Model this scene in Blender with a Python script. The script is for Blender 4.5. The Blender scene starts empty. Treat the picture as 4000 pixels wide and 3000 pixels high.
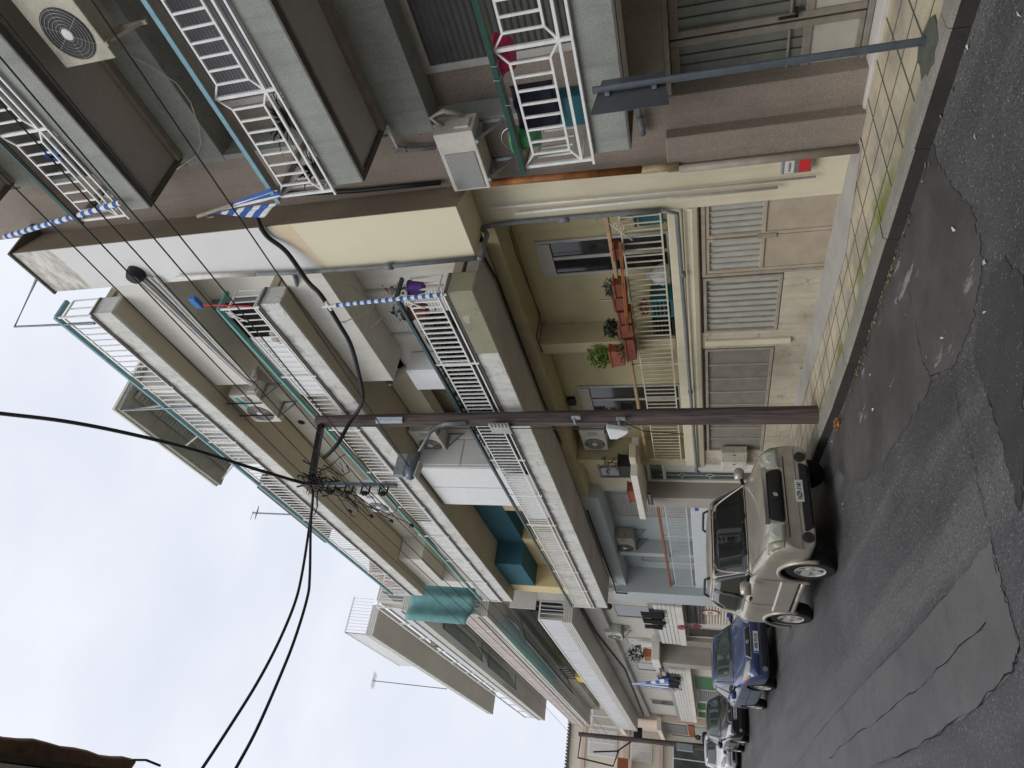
import bpy, bmesh, math, random
from mathutils import Vector, Matrix
random.seed(7)
SC = bpy.context.scene
COL = SC.collection
PI = math.pi
# ------------------------------------------------------------------ camera calibration (camera stands at the world origin)
FL = 2586.8746
CU, CV = 1500.0, 2000.0
def _unit(a):
    v = Vector(a); v.normalize(); return v
_L = _unit((-1860.0, 795.0, FL)); _U = _unit((-237.0, -8972.0, FL))
RX = -_L; RZ = _U; RY = RZ.cross(RX)
def ray(x, y):
    d = Vector((3000.0 - y - CU, x - CV, FL))
    return Vector((RX.dot(d), RY.dot(d), RZ.dot(d)))
def on_y(x, y, Y):
    d = ray(x, y); return d * (Y / d.y)
def on_x(x, y, X):
    d = ray(x, y); return d * (X / d.x)
def on_z(x, y, Z):
    d = ray(x, y); return d * (Z / d.z)
SL = 0.025
def road_z(x): return -1.94 - SL * x
def pave_z(x): return -1.80 - SL * x
def on_road(x, y, lift=0.0):
    d = ray(x, y); t = (-1.94 + lift) / (d.z + SL * d.x); return d * t
def on_pave(x, y, lift=0.0):
    d = ray(x, y); t = (-1.80 + lift) / (d.z + SL * d.x); return d * t
# ------------------------------------------------------------------ materials
MATS = {}
class NT:
    def __init__(s, name):
        s.m = bpy.data.materials.new(name); s.m.use_nodes = True
        s.t = s.m.node_tree; s.n = s.t.nodes; s.l = s.t.links
        s.b = s.n['Principled BSDF']
        s.geo = s.n.new('ShaderNodeNewGeometry')
        s.pos = s.geo.outputs['Position']
    def link(s, a, b): s.l.new(a, b)
    def map(s, scale=(1, 1, 1), rot=(0, 0, 0), src=None):
        mp = s.n.new('ShaderNodeMapping'); mp.inputs['Scale'].default_value = scale; mp.inputs['Rotation'].default_value = rot
        s.link(src or s.pos, mp.inputs['Vector']); return mp.outputs['Vector']
    def noise(s, scale, detail=6, rough=0.6, vec=None, dist=0.0):
        nd = s.n.new('ShaderNodeTexNoise'); nd.inputs['Scale'].default_value = scale; nd.inputs['Detail'].default_value = detail
        nd.inputs['Roughness'].default_value = rough; nd.inputs['Distortion'].default_value = dist
        s.link(vec or s.pos, nd.inputs['Vector']); return nd.outputs['Fac']
    def voro(s, scale, vec=None, feature='F1'):
        nd = s.n.new('ShaderNodeTexVoronoi'); nd.feature = feature; nd.inputs['Scale'].default_value = scale
        s.link(vec or s.pos, nd.inputs['Vector']); return nd
    def ramp(s, fac, p0, p1, c0=(0, 0, 0, 1), c1=(1, 1, 1, 1)):
        r = s.n.new('ShaderNodeValToRGB'); r.color_ramp.elements[0].position = p0; r.color_ramp.elements[1].position = p1
        r.color_ramp.elements[0].color = c0; r.color_ramp.elements[1].color = c1
        s.link(fac, r.inputs['Fac']); return r.outputs['Color']
    def mix(s, fac, a, b, mode='MIX'):
        m = s.n.new('ShaderNodeMix'); m.data_type = 'RGBA'; m.blend_type = mode
        for v, i in ((fac, 0), (a, 6), (b, 7)):
            if isinstance(v, (int, float)): m.inputs[i].default_value = v
            elif isinstance(v, (tuple, list)): m.inputs[i].default_value = (v[0], v[1], v[2], 1)
            else: s.link(v, m.inputs[i])
        return m.outputs[2]
    def math(s, op, a, b=0.0, c=0.0):
        m = s.n.new('ShaderNodeMath'); m.operation = op
        for i, v in enumerate((a, b, c)):
            if isinstance(v, (int, float)): m.inputs[i].default_value = v
            else: s.link(v, m.inputs[i])
        return m.outputs[0]
    def sep(s, vec=None):
        x = s.n.new('ShaderNodeSeparateXYZ'); s.link(vec or s.pos, x.inputs[0]); return x.outputs
    def bump(s, h, strength=0.3, dist=0.01):
        b = s.n.new('ShaderNodeBump'); b.inputs['Strength'].default_value = strength; b.inputs['Distance'].default_value = dist
        s.link(h, b.inputs['Height']); s.link(b.outputs['Normal'], s.b.inputs['Normal'])
    def color(s, c):
        if isinstance(c, (tuple, list)): s.b.inputs['Base Color'].default_value = (c[0], c[1], c[2], 1)
        else: s.link(c, s.b.inputs['Base Color'])
    def set(s, **k):
        for a, v in k.items(): s.b.inputs[a.replace('_', ' ')].default_value = v
def mat(name, col, rough=0.6, metal=0.0, var=0.12, scale=6.0, spec=0.4, bump=0.0, coat=0.0):
    """painted or plain surface with slight tonal wear"""
    if name in MATS: return MATS[name]
    t = NT(name)
    f = t.noise(scale, 5, 0.6); g = t.noise(scale * 9, 3, 0.6)
    d = tuple(c * (1 - var * 1.6) for c in col)
    c = t.mix(t.ramp(f, 0.35, 0.7), d, col)
    c = t.mix(t.ramp(g, 0.25, 0.8, (0, 0, 0, 1), (.5, .5, .5, 1)), c, tuple(min(1, x * (1 + var * .6)) for x in col))
    t.color(c); t.set(Roughness=rough, Metallic=metal, Specular_IOR_Level=spec, Coat_Weight=coat)
    if bump: t.bump(g, bump, 0.004)
    MATS[name] = t.m; return t.m
def wall(name, col, dirt=(0.10, 0.09, 0.075), amount=0.35, scale=1.2, grain=60.0, grain_amt=0.10, bump=0.25, streak=0.3, rough=0.85, crack=0.0, peel=None):
    """render or concrete: soft blotches, rain streaks, fine grain, optional cracks and peeled patches"""
    if name in MATS: return MATS[name]
    t = NT(name)
    big = t.noise(scale, 6, 0.62); fine = t.noise(grain, 4, 0.7); mid = t.noise(scale * 6, 5, 0.65)
    st = t.noise(1.0, 5, 0.6, t.map((9, 9, 0.55)))
    c = t.mix(t.math('MULTIPLY', t.ramp(big, 0.42, 0.78), amount), col, dirt)
    c = t.mix(t.math('MULTIPLY', t.ramp(st, 0.5, 0.8), streak), c, dirt)
    c = t.mix(t.math('MULTIPLY', t.ramp(mid, 0.5, 0.75), amount * .4), c, tuple(min(1, x * 1.15) for x in col))
    c = t.mix(grain_amt, c, t.ramp(fine, 0.3, 0.7, (.0, .0, .0, 1), (1, 1, 1, 1)), 'OVERLAY')
    h = t.math('ADD', t.math('MULTIPLY', fine, 0.4), mid)
    if crack:
        v = t.voro(2.2, None, 'DISTANCE_TO_EDGE')
        k = t.ramp(v.outputs['Distance'], 0.0, 0.012, (1, 1, 1, 1), (0, 0, 0, 1))
        k = t.math('MULTIPLY', k, t.ramp(t.noise(0.9, 4, 0.6), 0.52, 0.6))
        c = t.mix(t.math('MULTIPLY', k, crack), c, (0.07, 0.065, 0.055))
    if peel:
        pc, lo = peel
        pf = t.noise(2.6, 9, 0.68, t.map((0.8, 0.8, 1.3))); pk = t.ramp(pf, lo, lo + 0.02)
        c = t.mix(pk, c, pc); h = t.math('SUBTRACT', h, t.math('MULTIPLY', pk, 0.6))
        ed = t.math('MULTIPLY', t.ramp(pf, lo - .025, lo), t.math('SUBTRACT', 1.0, pk))
        c = t.mix(t.math('MULTIPLY', ed, .5), c, (.12, .11, .09))
    t.color(c); t.set(Roughness=rough, Specular_IOR_Level=0.25); t.bump(h, bump, 0.006)
    MATS[name] = t.m; return t.m
def glassy(name, col=(0.015, 0.017, 0.018), rough=0.06, spec=0.6):
    if name in MATS: return MATS[name]
    t = NT(name); t.color(t.mix(t.ramp(t.noise(0.9, 3), .4, .7), col, tuple(c * 2.2 for c in col)))
    t.set(Roughness=rough, Specular_IOR_Level=spec); t.bump(t.noise(1.5, 2), 0.03, 0.02)
    MATS[name] = t.m; return t.m
# ------------------------------------------------------------------ mesh builder
class MB:
    def __init__(s): s.v = []; s.f = []
    def add(s, vs, fs):
        o = len(s.v); s.v += [tuple(p) for p in vs]; s.f += [tuple(i + o for i in f) for f in fs]; return s
    def box(s, x0, x1, y0, y1, z0, z1):
        x0, x1 = min(x0, x1), max(x0, x1); y0, y1 = min(y0, y1), max(y0, y1); z0, z1 = min(z0, z1), max(z0, z1)
        return s.add([(x0, y0, z0), (x1, y0, z0), (x1, y1, z0), (x0, y1, z0), (x0, y0, z1), (x1, y0, z1), (x1, y1, z1), (x0, y1, z1)],
                     [(0, 3, 2, 1), (4, 5, 6, 7), (0, 1, 5, 4), (1, 2, 6, 5), (2, 3, 7, 6), (3, 0, 4, 7)])
    def ext(s, pts, vec):
        """closed prism: polygon pts swept along vec"""
        n = len(pts); a = [Vector(p) for p in pts]; b = [p + Vector(vec) for p in a]
        f = [tuple(range(n))[::-1], tuple(range(n, 2 * n))] + [(i, (i + 1) % n, n + (i + 1) % n, n + i) for i in range(n)]
        nrm = Vector((0, 0, 0))
        for i in range(n): nrm += a[i].cross(a[(i + 1) % n])
        if nrm.dot(Vector(vec)) < 0: f = [q[::-1] for q in f]
        return s.add(a + b, f)
    def prism_z(s, xy, z0, z1): return s.ext([(x, y, z0) for x, y in xy], (0, 0, z1 - z0))
    def tube(s, pts, r, n=8):
        pts = [Vector(p) for p in pts]; rr = r if isinstance(r, (list, tuple)) else [r] * len(pts)
        vs = []; fs = []; up = None
        for i, p in enumerate(pts):
            d = (pts[min(i + 1, len(pts) - 1)] - pts[max(i - 1, 0)])
            if d.length < 1e-9: d = Vector((0, 0, 1))
            d.normalize()
            if up is None: up = d.orthogonal().normalized()
            up = (up - d * up.dot(d))
            if up.length < 1e-6: up = d.orthogonal()
            up.normalize(); w = d.cross(up)
            for k in range(n):
                a = 2 * PI * k / n; vs.append(p + (up * math.cos(a) + w * math.sin(a)) * rr[i])
        m = len(pts)
        for i in range(m - 1):
            for k in range(n): fs.append((i * n + k, i * n + (k + 1) % n, (i + 1) * n + (k + 1) % n, (i + 1) * n + k))
        fs.append(tuple(range(n))[::-1]); fs.append(tuple((m - 1) * n + k for k in range(n)))
        return s.add(vs, fs)
    def bar(s, p, q, w, h=None):
        """square bar from p to q"""
        p = Vector(p); q = Vector(q); h = h or w; d = (q - p).normalized()
        u = Vector((0, 0, 1)) if abs(d.z) < 0.95 else Vector((0, 1, 0))
        a = d.cross(u).normalized(); b = a.cross(d)
        o = [a * w / 2 + b * h / 2, -a * w / 2 + b * h / 2, -a * w / 2 - b * h / 2, a * w / 2 - b * h / 2]
        return s.ext([p + k for k in o], q - p)
    def cyl(s, p, q, r, n=16, r2=None):
        return s.tube([p, q], [r, r if r2 is None else r2], n)
    def lathe(s, prof, c=(0, 0, 0), n=20, axis='z', capped=True):
        vs = []; fs = []
        for r, h in prof:
            for k in range(n):
                a = 2 * PI * k / n; x, y = r * math.cos(a), r * math.sin(a)
                p = {'z': (x, y, h), 'y': (x, h, -y), 'x': (h, x, y)}[axis]
                vs.append((p[0] + c[0], p[1] + c[1], p[2] + c[2]))
        for i in range(len(prof) - 1):
            for k in range(n): fs.append((i * n + k, i * n + (k + 1) % n, (i + 1) * n + (k + 1) % n, (i + 1) * n + k))
        if capped:
            fs.append(tuple(range(n))[::-1]); fs.append(tuple((len(prof) - 1) * n + k for k in range(n)))
        return s.add(vs, fs)
    def grid(s, fn, nu, nv):
        vs = [fn(i / nu, j / nv) for j in range(nv + 1) for i in range(nu + 1)]
        fs = [(j * (nu + 1) + i, j * (nu + 1) + i + 1, (j + 1) * (nu + 1) + i + 1, (j + 1) * (nu + 1) + i) for j in range(nv) for i in range(nu)]
        return s.add(vs, fs)
    def build(s, name, m, parent=None, smooth=False, bevel=0.0, kind=None, subsurf=0, weld=False, solid=0.0, auto=None):
        me = bpy.data.meshes.new(name)
        off = Vector((0, 0, 0))
        if parent is not None and not parent.get('_local'):
            q = parent
            while q is not None: off += q.location; q = q.parent
        me.from_pydata([tuple(Vector(p) - off) for p in s.v], [], s.f)
        if weld:
            bm = bmesh.new(); bm.from_mesh(me); bmesh.ops.remove_doubles(bm, verts=bm.verts, dist=0.0005)
            bmesh.ops.recalc_face_normals(bm, faces=bm.faces); bm.to_mesh(me); bm.free()
        me.materials.append(m)
        if smooth:
            for p in me.polygons: p.use_smooth = True
        o = bpy.data.objects.new(name, me); COL.objects.link(o)
        if parent is not None:
            o.parent = parent
            if parent.get('_local'): o['_local'] = 1
        if solid:
            md = o.modifiers.new('solid', 'SOLIDIFY'); md.thickness = solid; md.offset = 0
        if bevel:
            md = o.modifiers.new('bevel', 'BEVEL'); md.width = bevel; md.segments = 2; md.limit_method = 'ANGLE'
        if subsurf:
            md = o.modifiers.new('sub', 'SUBSURF'); md.levels = subsurf; md.render_levels = subsurf
        if smooth and auto:
            bm = bmesh.new(); bm.from_mesh(me)
            for e in bm.edges:
                if len(e.link_faces) == 2 and e.calc_face_angle(0) > auto: e.smooth = False
            bm.to_mesh(me); bm.free()
        if kind: o['kind'] = kind
        return o
def thing(name, label, cat, loc=(0, 0, 0), rz=0.0, group=None, local=False):
    o = bpy.data.objects.new(name, None); COL.objects.link(o); o.location = loc; o.rotation_euler = (0, 0, rz)
    o.empty_display_size = 0.2
    o['label'] = label; o['category'] = cat
    if group: o['group'] = group
    if local: o['_local'] = 1
    return o
def smooth_path(pts, n=6):
    P = [Vector(p) for p in pts]; out = []
    for i in range(len(P) - 1):
        a, b, c, d = P[max(i - 1, 0)], P[i], P[i + 1], P[min(i + 2, len(P) - 1)]
        for k in range(n):
            t = k / n; out.append(.5 * ((2 * b) + (c - a) * t + (2 * a - 5 * b + 4 * c - d) * t * t + (3 * b - a - 3 * c + d) * t ** 3))
    return out + [P[-1]]
def tag(o, label, cat, group=None):
    o['label'] = label; o['category'] = cat
    if group: o['group'] = group
    return o
def kids(o): return [c for c in bpy.data.objects if c.parent == o]
def copy_tree(o, parent=None):
    c = o.copy(); COL.objects.link(c); c.parent = parent
    for ch in kids(o): copy_tree(ch, c)
    return c
def dup(o, loc, rz, label, group=None):
    c = copy_tree(o); c.location = loc; c.rotation_euler = (0, 0, rz); c['label'] = label
    if group: c['group'] = group
    return c
def text_mesh(body, size, name, m, parent, mat4, extrude=0.002, bold=0.0, sx=1.0):
    cu = bpy.data.curves.new(name, 'FONT'); cu.body = body; cu.size = size; cu.align_x = 'CENTER'; cu.align_y = 'CENTER'; cu.extrude = extrude; cu.offset = bold
    t = bpy.data.objects.new(name + '_c', cu); COL.objects.link(t)
    dg = bpy.context.evaluated_depsgraph_get(); dg.update()
    me = bpy.data.meshes.new_from_object(t.evaluated_get(dg)); me.transform(mat4 @ Matrix.Diagonal((sx, 1, 1, 1)))
    bpy.data.objects.remove(t); bpy.data.curves.remove(cu)
    me.materials.clear(); me.materials.append(m); me.name = name
    o = bpy.data.objects.new(name, me); COL.objects.link(o); o.parent = parent
    if parent is not None and parent.get('_local'): o['_local'] = 1
    elif parent is not None: me.transform(Matrix.Translation(-parent.location))
    return o
def frame(right, up, org):
    r = Vector(right).normalized(); u = Vector(up).normalized(); n = r.cross(u)
    return Matrix(((r.x, u.x, n.x, org[0]), (r.y, u.y, n.y, org[1]), (r.z, u.z, n.z, org[2]), (0, 0, 0, 1)))
# ------------------------------------------------------------------ palette
M_brown = wall('brown_render', (0.27, 0.228, 0.19), (0.14, 0.12, 0.10), 0.6, 1.0, 90, 0.38, 0.6, 0.4)
M_strip = wall('brown_paint_strip', (0.27, 0.225, 0.165), (0.15, 0.12, 0.09), 0.5, 1.4, 80, 0.12, 0.3, 0.3)
M_conc = wall('grey_concrete', (0.30, 0.312, 0.28), (0.14, 0.145, 0.12), 0.6, 1.8, 70, 0.30, 0.5, 0.55)
M_concd = wall('dark_soffit_concrete', (0.50, 0.465, 0.425), (0.15, 0.14, 0.125), 0.35, 1.1, 80, 0.15, 0.3, 0.0)
M_white = wall('white_render', (0.66, 0.64, 0.58), (0.40, 0.365, 0.295), 0.30, 0.9, 60, 0.06, 0.2, 0.32)
M_cream = wall('cream_render', (0.62, 0.57, 0.43), (0.36, 0.31, 0.20), 0.45, 1.0, 60, 0.06, 0.2, 0.35)
M_yellow = wall('yellowed_loggia_render', (0.47, 0.415, 0.255), (0.28, 0.235, 0.13), 0.5, 0.9, 60, 0.07, 0.2, 0.25, crack=0.7)
def slab_paint():
    t = NT('flaking_slab_paint'); p = t.sep(); tc = t.n.new('ShaderNodeTexCoord'); g = t.sep(tc.outputs['Generated'])[2]
    big = t.noise(1.4, 6, .65); mid = t.noise(7, 8, .72); st = t.noise(1.0, 6, .65, t.map((11, 11, 1.6)))
    c = t.mix(t.ramp(big, .35, .7), (.66, .66, .63), (.52, .515, .475))
    c = t.mix(t.math('MULTIPLY', t.ramp(st, .45, .75), .5), c, (.33, .31, .26))
    pk = t.ramp(t.noise(3.2, 9, .72, t.map((.8, .8, 1.4))), .60, .615); c = t.mix(t.math('MULTIPLY', pk, .8), c, (.40, .37, .30))
    ln = t.voro(3.2, t.map((1, 1, 1.6)), 'DISTANCE_TO_EDGE'); k = t.math('MULTIPLY', t.ramp(ln.outputs['Distance'], 0, .03, (1, 1, 1, 1), (0, 0, 0, 1)), t.ramp(t.noise(1.8, 4), .5, .6)); c = t.mix(t.math('MULTIPLY', k, .6), c, (.2, .185, .15))
    gr = t.math('ADD', g, t.math('MULTIPLY', t.math('SUBTRACT', t.noise(2.4, 7, .7, t.map((1, 1, .4))), .5), .75))
    c = t.mix(t.ramp(gr, .66, 1.0), c, (.075, .07, .058))
    t.color(c); t.set(Roughness=.85, Specular_IOR_Level=.2); t.bump(t.math('SUBTRACT', mid, t.math('MULTIPLY', pk, .8)), .45, .008); return t.m
M_slab = slab_paint()
M_soff = wall('beige_soffit', (0.52, 0.46, 0.355), (0.30, 0.26, 0.19), 0.3, 1.0, 60, 0.06, 0.2, 0.0)
M_grime = wall('black_grime_lip', (0.13, 0.12, 0.105), (0.05, 0.045, 0.04), 0.6, 4, 60, 0.2, 0.4, 0.3)
M_teal = wall('teal_paint', (0.035, 0.115, 0.15), (0.02, 0.06, 0.08), 0.4, 1.0, 60, 0.05, 0.15, 0.1)
M_straw = wall('straw_yellow_paint', (0.63, 0.52, 0.30), (0.47, 0.37, 0.2), 0.3, 1.0, 60, 0.05, 0.15, 0.15)
M_blue = wall('pale_blue_render', (0.43, 0.47, 0.475), (0.29, 0.31, 0.31), 0.35, 1.0, 60, 0.05, 0.15, 0.2)
M_b2 = wall('pale_grey_render', (0.55, 0.53, 0.48), (0.31, 0.29, 0.25), 0.4, 0.8, 50, 0.06, 0.2, 0.45)
M_b2s = wall('grey_soffit', (0.62, 0.60, 0.56), (0.45, 0.43, 0.4), 0.3, 0.8, 50, 0.05, 0.2, 0.0)
M_pink = wall('far_peach_render', (0.62, 0.50, 0.42), (0.42, 0.33, 0.27), 0.3, 0.6, 40, 0.05, 0.2, 0.3)
M_far = wall('far_cream_render', (0.70, 0.65, 0.55), (0.45, 0.4, 0.33), 0.3, 0.6, 40, 0.05, 0.2, 0.3)
M_plinth = wall('stained_plinth', (0.50, 0.45, 0.35), (0.20, 0.165, 0.125), 0.7, 1.3, 50, 0.12, 0.4, 0.5, peel=((.36, .31, .24), 0.60))
M_railw = mat('white_rail_paint', (0.82, 0.815, 0.79), 0.45, 0, 0.15, 9)
M_railc = mat('cream_rail_paint', (0.62, 0.57, 0.45), 0.5, 0, 0.2, 12)
M_green = mat('dark_green_paint', (0.012, 0.062, 0.045), 0.4, 0, 0.2, 8)
M_tealr = mat('turquoise_paint', (0.13, 0.36, 0.35), 0.45, 0, 0.2, 6)
M_blrail = mat('light_blue_paint', (0.19, 0.37, 0.44), 0.5, 0, 0.2, 10)
M_slate = mat('slate_blue_paint', (0.035, 0.075, 0.09), 0.45, 0, 0.2, 8)
M_wood = mat('pale_wood_board', (0.44, 0.30, 0.17), 0.6, 0, 0.3, 8)
M_woodg = mat('grey_beige_board', (0.33, 0.29, 0.24), 0.7, 0, 0.2, 8)
M_orange = mat('orange_brown_paint', (0.30, 0.09, 0.03), 0.5, 0, 0.25, 5)
M_terra = mat('terracotta', (0.23, 0.07, 0.04), 0.75, 0, 0.3, 10, bump=.3)
M_terral = mat('orange_terracotta_plastic', (0.34, 0.10, 0.045), 0.55, 0, 0.2, 10)
M_pvc = mat('grey_pvc', (0.18, 0.19, 0.20), 0.5, 0, 0.25, 12)
M_pvcw = mat('white_pvc', (0.66, 0.65, 0.61), 0.45, 0, 0.15, 12)
M_rust = mat('rust_orange_pipe', (0.34, 0.12, 0.03), 0.6, 0, 0.5, 5)
M_black = mat('black_rubber', (0.012, 0.012, 0.013), 0.55, 0, 0.3, 14)
M_blackg = mat('black_gloss', (0.01, 0.01, 0.011), 0.25, 0, 0.2, 14)
M_acw = mat('aged_white_enamel', (0.60, 0.58, 0.51), 0.45, 0, 0.18, 5)
M_acy = mat('yellowed_enamel', (0.48, 0.46, 0.36), 0.5, 0, 0.3, 4)
M_acd = mat('dark_fan_void', (0.03, 0.03, 0.03), 0.6, 0, 0.3, 20)
M_acg = mat('grey_coil_fins', (0.25, 0.25, 0.24), 0.5, 0.3, 0.3, 40)
M_steel = mat('galvanised_steel', (0.33, 0.36, 0.38), 0.4, 0.6, 0.2, 14)
M_steeld = mat('painted_grey_pole', (0.13, 0.155, 0.18), 0.35, 0.3, 0.2, 10)
M_alum = mat('aluminium_frame', (0.55, 0.545, 0.52), 0.35, 0.3, 0.1, 8)
M_frame = mat('offwhite_window_frame', (0.47, 0.45, 0.41), 0.5, 0, 0.15, 8)
M_shut = mat('white_roller_shutter', (0.70, 0.69, 0.65), 0.5, 0, 0.12, 5)
M_shutg = mat('grey_roller_shutter', (0.20, 0.205, 0.215), 0.5, 0, 0.2, 5)
M_shutd = mat('dark_roller_shutter', (0.075, 0.078, 0.07), 0.55, 0, 0.25, 5)
M_dark = mat('interior_dark', (0.012, 0.012, 0.011), 0.7, 0, 0.3, 3)
M_glass = glassy('window_glass')
M_glassg = glassy('grey_green_glass', (0.05, 0.06, 0.058), 0.12)
M_frost = mat('frosted_panel', (0.34, 0.345, 0.32), 0.4, 0, 0.2, 3)
M_gar = mat('beige_metal_door', (0.43, 0.36, 0.275), 0.5, 0, 0.15, 4)
M_gard = mat('dirty_beige_metal', (0.36, 0.32, 0.26), 0.55, 0, 0.25, 6)
M_garw = mat('fluted_glass_panel', (0.43, 0.44, 0.40), 0.25, 0, 0.15, 5)
M_doorf = mat('champagne_door_frame', (0.29, 0.26, 0.215), 0.45, 0.1, 0.2, 9)
M_doorp = mat('door_lower_panel', (0.47, 0.44, 0.39), 0.5, 0, 0.12, 3)
M_flut = mat('grooved_door_glass', (0.21, 0.215, 0.19), 0.22, 0, 0.2, 4)
M_red = mat('red_plastic', (0.55, 0.03, 0.03), 0.5, 0, 0.1)
M_pinkp = mat('magenta_plastic', (0.56, 0.02, 0.12), 0.45, 0, 0.15)
M_navy = mat('navy_cloth', (0.012, 0.013, 0.028), 0.85, 0, 0.3, 20)
M_blackc = mat('black_cloth', (0.008, 0.008, 0.009), 0.9, 0, 0.3, 20)
M_tealp = mat('teal_plastic', (0.02, 0.13, 0.16), 0.45, 0, 0.15)
M_greenp = mat('green_plastic', (0.05, 0.28, 0.10), 0.45, 0, 0.15)
M_purple = mat('purple_plastic', (0.09, 0.03, 0.20), 0.45, 0, 0.15)
M_blueb = mat('blue_plastic', (0.02, 0.16, 0.45), 0.5, 0, 0.2)
M_flagb = mat('flag_blue', (0.035, 0.12, 0.42), 0.8, 0, 0.2, 8)
M_flagw = mat('flag_white', (0.72, 0.72, 0.71), 0.8, 0, 0.1, 8)
M_leafd = mat('dark_leaf', (0.022, 0.050, 0.020), 0.5, 0, 0.4, 15)
M_leafm = mat('grey_green_leaf', (0.05, 0.085, 0.05), 0.5, 0, 0.4, 15)
M_leafl = mat('lime_leaf', (0.20, 0.34, 0.05), 0.5, 0, 0.4, 15)
M_leafy = mat('yellowed_litter', (0.24, 0.19, 0.10), 0.8, 0, 0.5, 30)
M_twig = mat('dry_twig', (0.20, 0.15, 0.10), 0.8, 0, 0.3, 20)
M_paper = mat('paper_litter', (0.62, 0.60, 0.56), 0.8, 0, 0.2, 30)
M_awn = mat('teal_awning_cloth', (0.17, 0.36, 0.36), 0.85, 0, 0.2, 4)
M_awng = mat('pale_green_awning_cloth', (0.42, 0.47, 0.43), 0.85, 0, 0.15, 4)
M_yel = mat('yellow_plastic', (0.62, 0.45, 0.02), 0.5, 0, 0.15)
M_greenw = mat('green_window_blind', (0.02, 0.16, 0.04), 0.5, 0, 0.2, 4)
M_plate = mat('number_plate_white', (0.62, 0.62, 0.60), 0.4, 0, 0.08)
M_lampg = mat('lamp_lens', (0.46, 0.47, 0.40), 0.12, 0, 0.15, 18, spec=.6)
M_chrome = mat('chrome_trim', (0.62, 0.62, 0.62), 0.15, 0.9, 0.05)
M_tyre = mat('tyre_rubber', (0.016, 0.016, 0.016), 0.8, 0, 0.3, 30)
M_rim = mat('alloy_rim', (0.50, 0.50, 0.48), 0.4, 0.1, 0.2, 12)
M_mag = mat('magenta_sign', (0.34, 0.02, 0.10), 0.5, 0, 0.1)
M_skin = mat('skin', (0.45, 0.28, 0.2), 0.6, 0, 0.1)
M_brick = mat('red_brick', (0.25, 0.09, 0.06), 0.85, 0, 0.3, 8, bump=.4)
SKYK = 10.2; SUNE = 1.3; EXPO = 0.2
# ------------------------------------------------------------------ road, kerb, pavement
def asphalt():
    t = NT('asphalt'); p = t.sep()
    big = t.noise(0.55, 6, 0.6); mid = t.noise(3.2, 6, 0.65); fine = t.noise(120, 3, 0.7)
    base = t.mix(t.ramp(big, .35, .7), (0.060, 0.060, 0.063), (0.100, 0.099, 0.102))
    base = t.mix(t.math('MULTIPLY', t.ramp(mid, .45, .75), .45), base, (0.035, 0.034, 0.035))
    lane = t.noise(1.0, 4, .6, t.map((0.12, 1.7, 1)))
    base = t.mix(t.math('MULTIPLY', t.ramp(lane, .48, .62), .55), base, (0.155, 0.153, 0.152))
    v = t.voro(52); agg = t.math('MULTIPLY', t.ramp(v.outputs['Distance'], .12, .40, (1, 1, 1, 1), (0, 0, 0, 1)), t.ramp(t.noise(34, 3, .7), .50, .62))
    c = t.mix(t.math('MULTIPLY', agg, .85), base, (.50, .49, .48))
    pit = t.ramp(t.noise(48, 3, .7), .38, .5, (1, 1, 1, 1), (0, 0, 0, 1)); c = t.mix(t.math('MULTIPLY', pit, .6), c, (.020, .020, .021))
    oil = t.ramp(t.noise(.9, 5, .6, t.map((.5, 1.2, 1))), .60, .70); c = t.mix(t.math('MULTIPLY', oil, .5), c, (.03, .029, .03))
    c = t.mix(.22, c, t.ramp(fine, .3, .7), 'OVERLAY')
    t.color(c); t.set(Roughness=.58, Specular_IOR_Level=.5)
    t.bump(t.math('ADD', agg, t.math('MULTIPLY', fine, .6)), .55, .006)
    return t.m
M_asph = asphalt()
mb = MB(); xs = [60, 20, 6, 0, -6, -12, -20, -30, -45, -70, -120, -260]
for a, b in zip(xs[:-1], xs[1:]):
    mb.add([(b, -150, road_z(b)), (a, -150, road_z(a)), (a, 150, road_z(a)), (b, 150, road_z(b))], [(0, 1, 2, 3)])
road = mb.build('road', M_asph, kind='structure', weld=True)
def patch_mat(name, c0, c1, stain, lo, speck, rough=.6):
    t = NT(name); big = t.noise(.9, 6, .65); mid = t.noise(4, 7, .7); fine = t.noise(110, 3, .7)
    c = t.mix(t.ramp(big, .35, .68), c0, c1); c = t.mix(t.math('MULTIPLY', t.ramp(mid, .5, .75), .5), c, tuple(x * .55 for x in c0))
    st = t.noise(1.3, 8, .72, t.map((.55, 2.0, 1))); c = t.mix(t.math('MULTIPLY', t.ramp(st, lo, lo + .03), .85), c, stain)
    v = t.voro(52); a = t.math('MULTIPLY', t.ramp(v.outputs['Distance'], .1, .36, (1, 1, 1, 1), (0, 0, 0, 1)), t.ramp(t.noise(30, 3, .7), .55, .65)); c = t.mix(t.math('MULTIPLY', a, speck), c, (.45, .44, .43))
    c = t.mix(.2, c, t.ramp(fine, .3, .7), 'OVERLAY'); t.color(c); t.set(Roughness=rough, Specular_IOR_Level=.45); t.bump(t.math('ADD', fine, mid), .4, .005); return t.m
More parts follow.
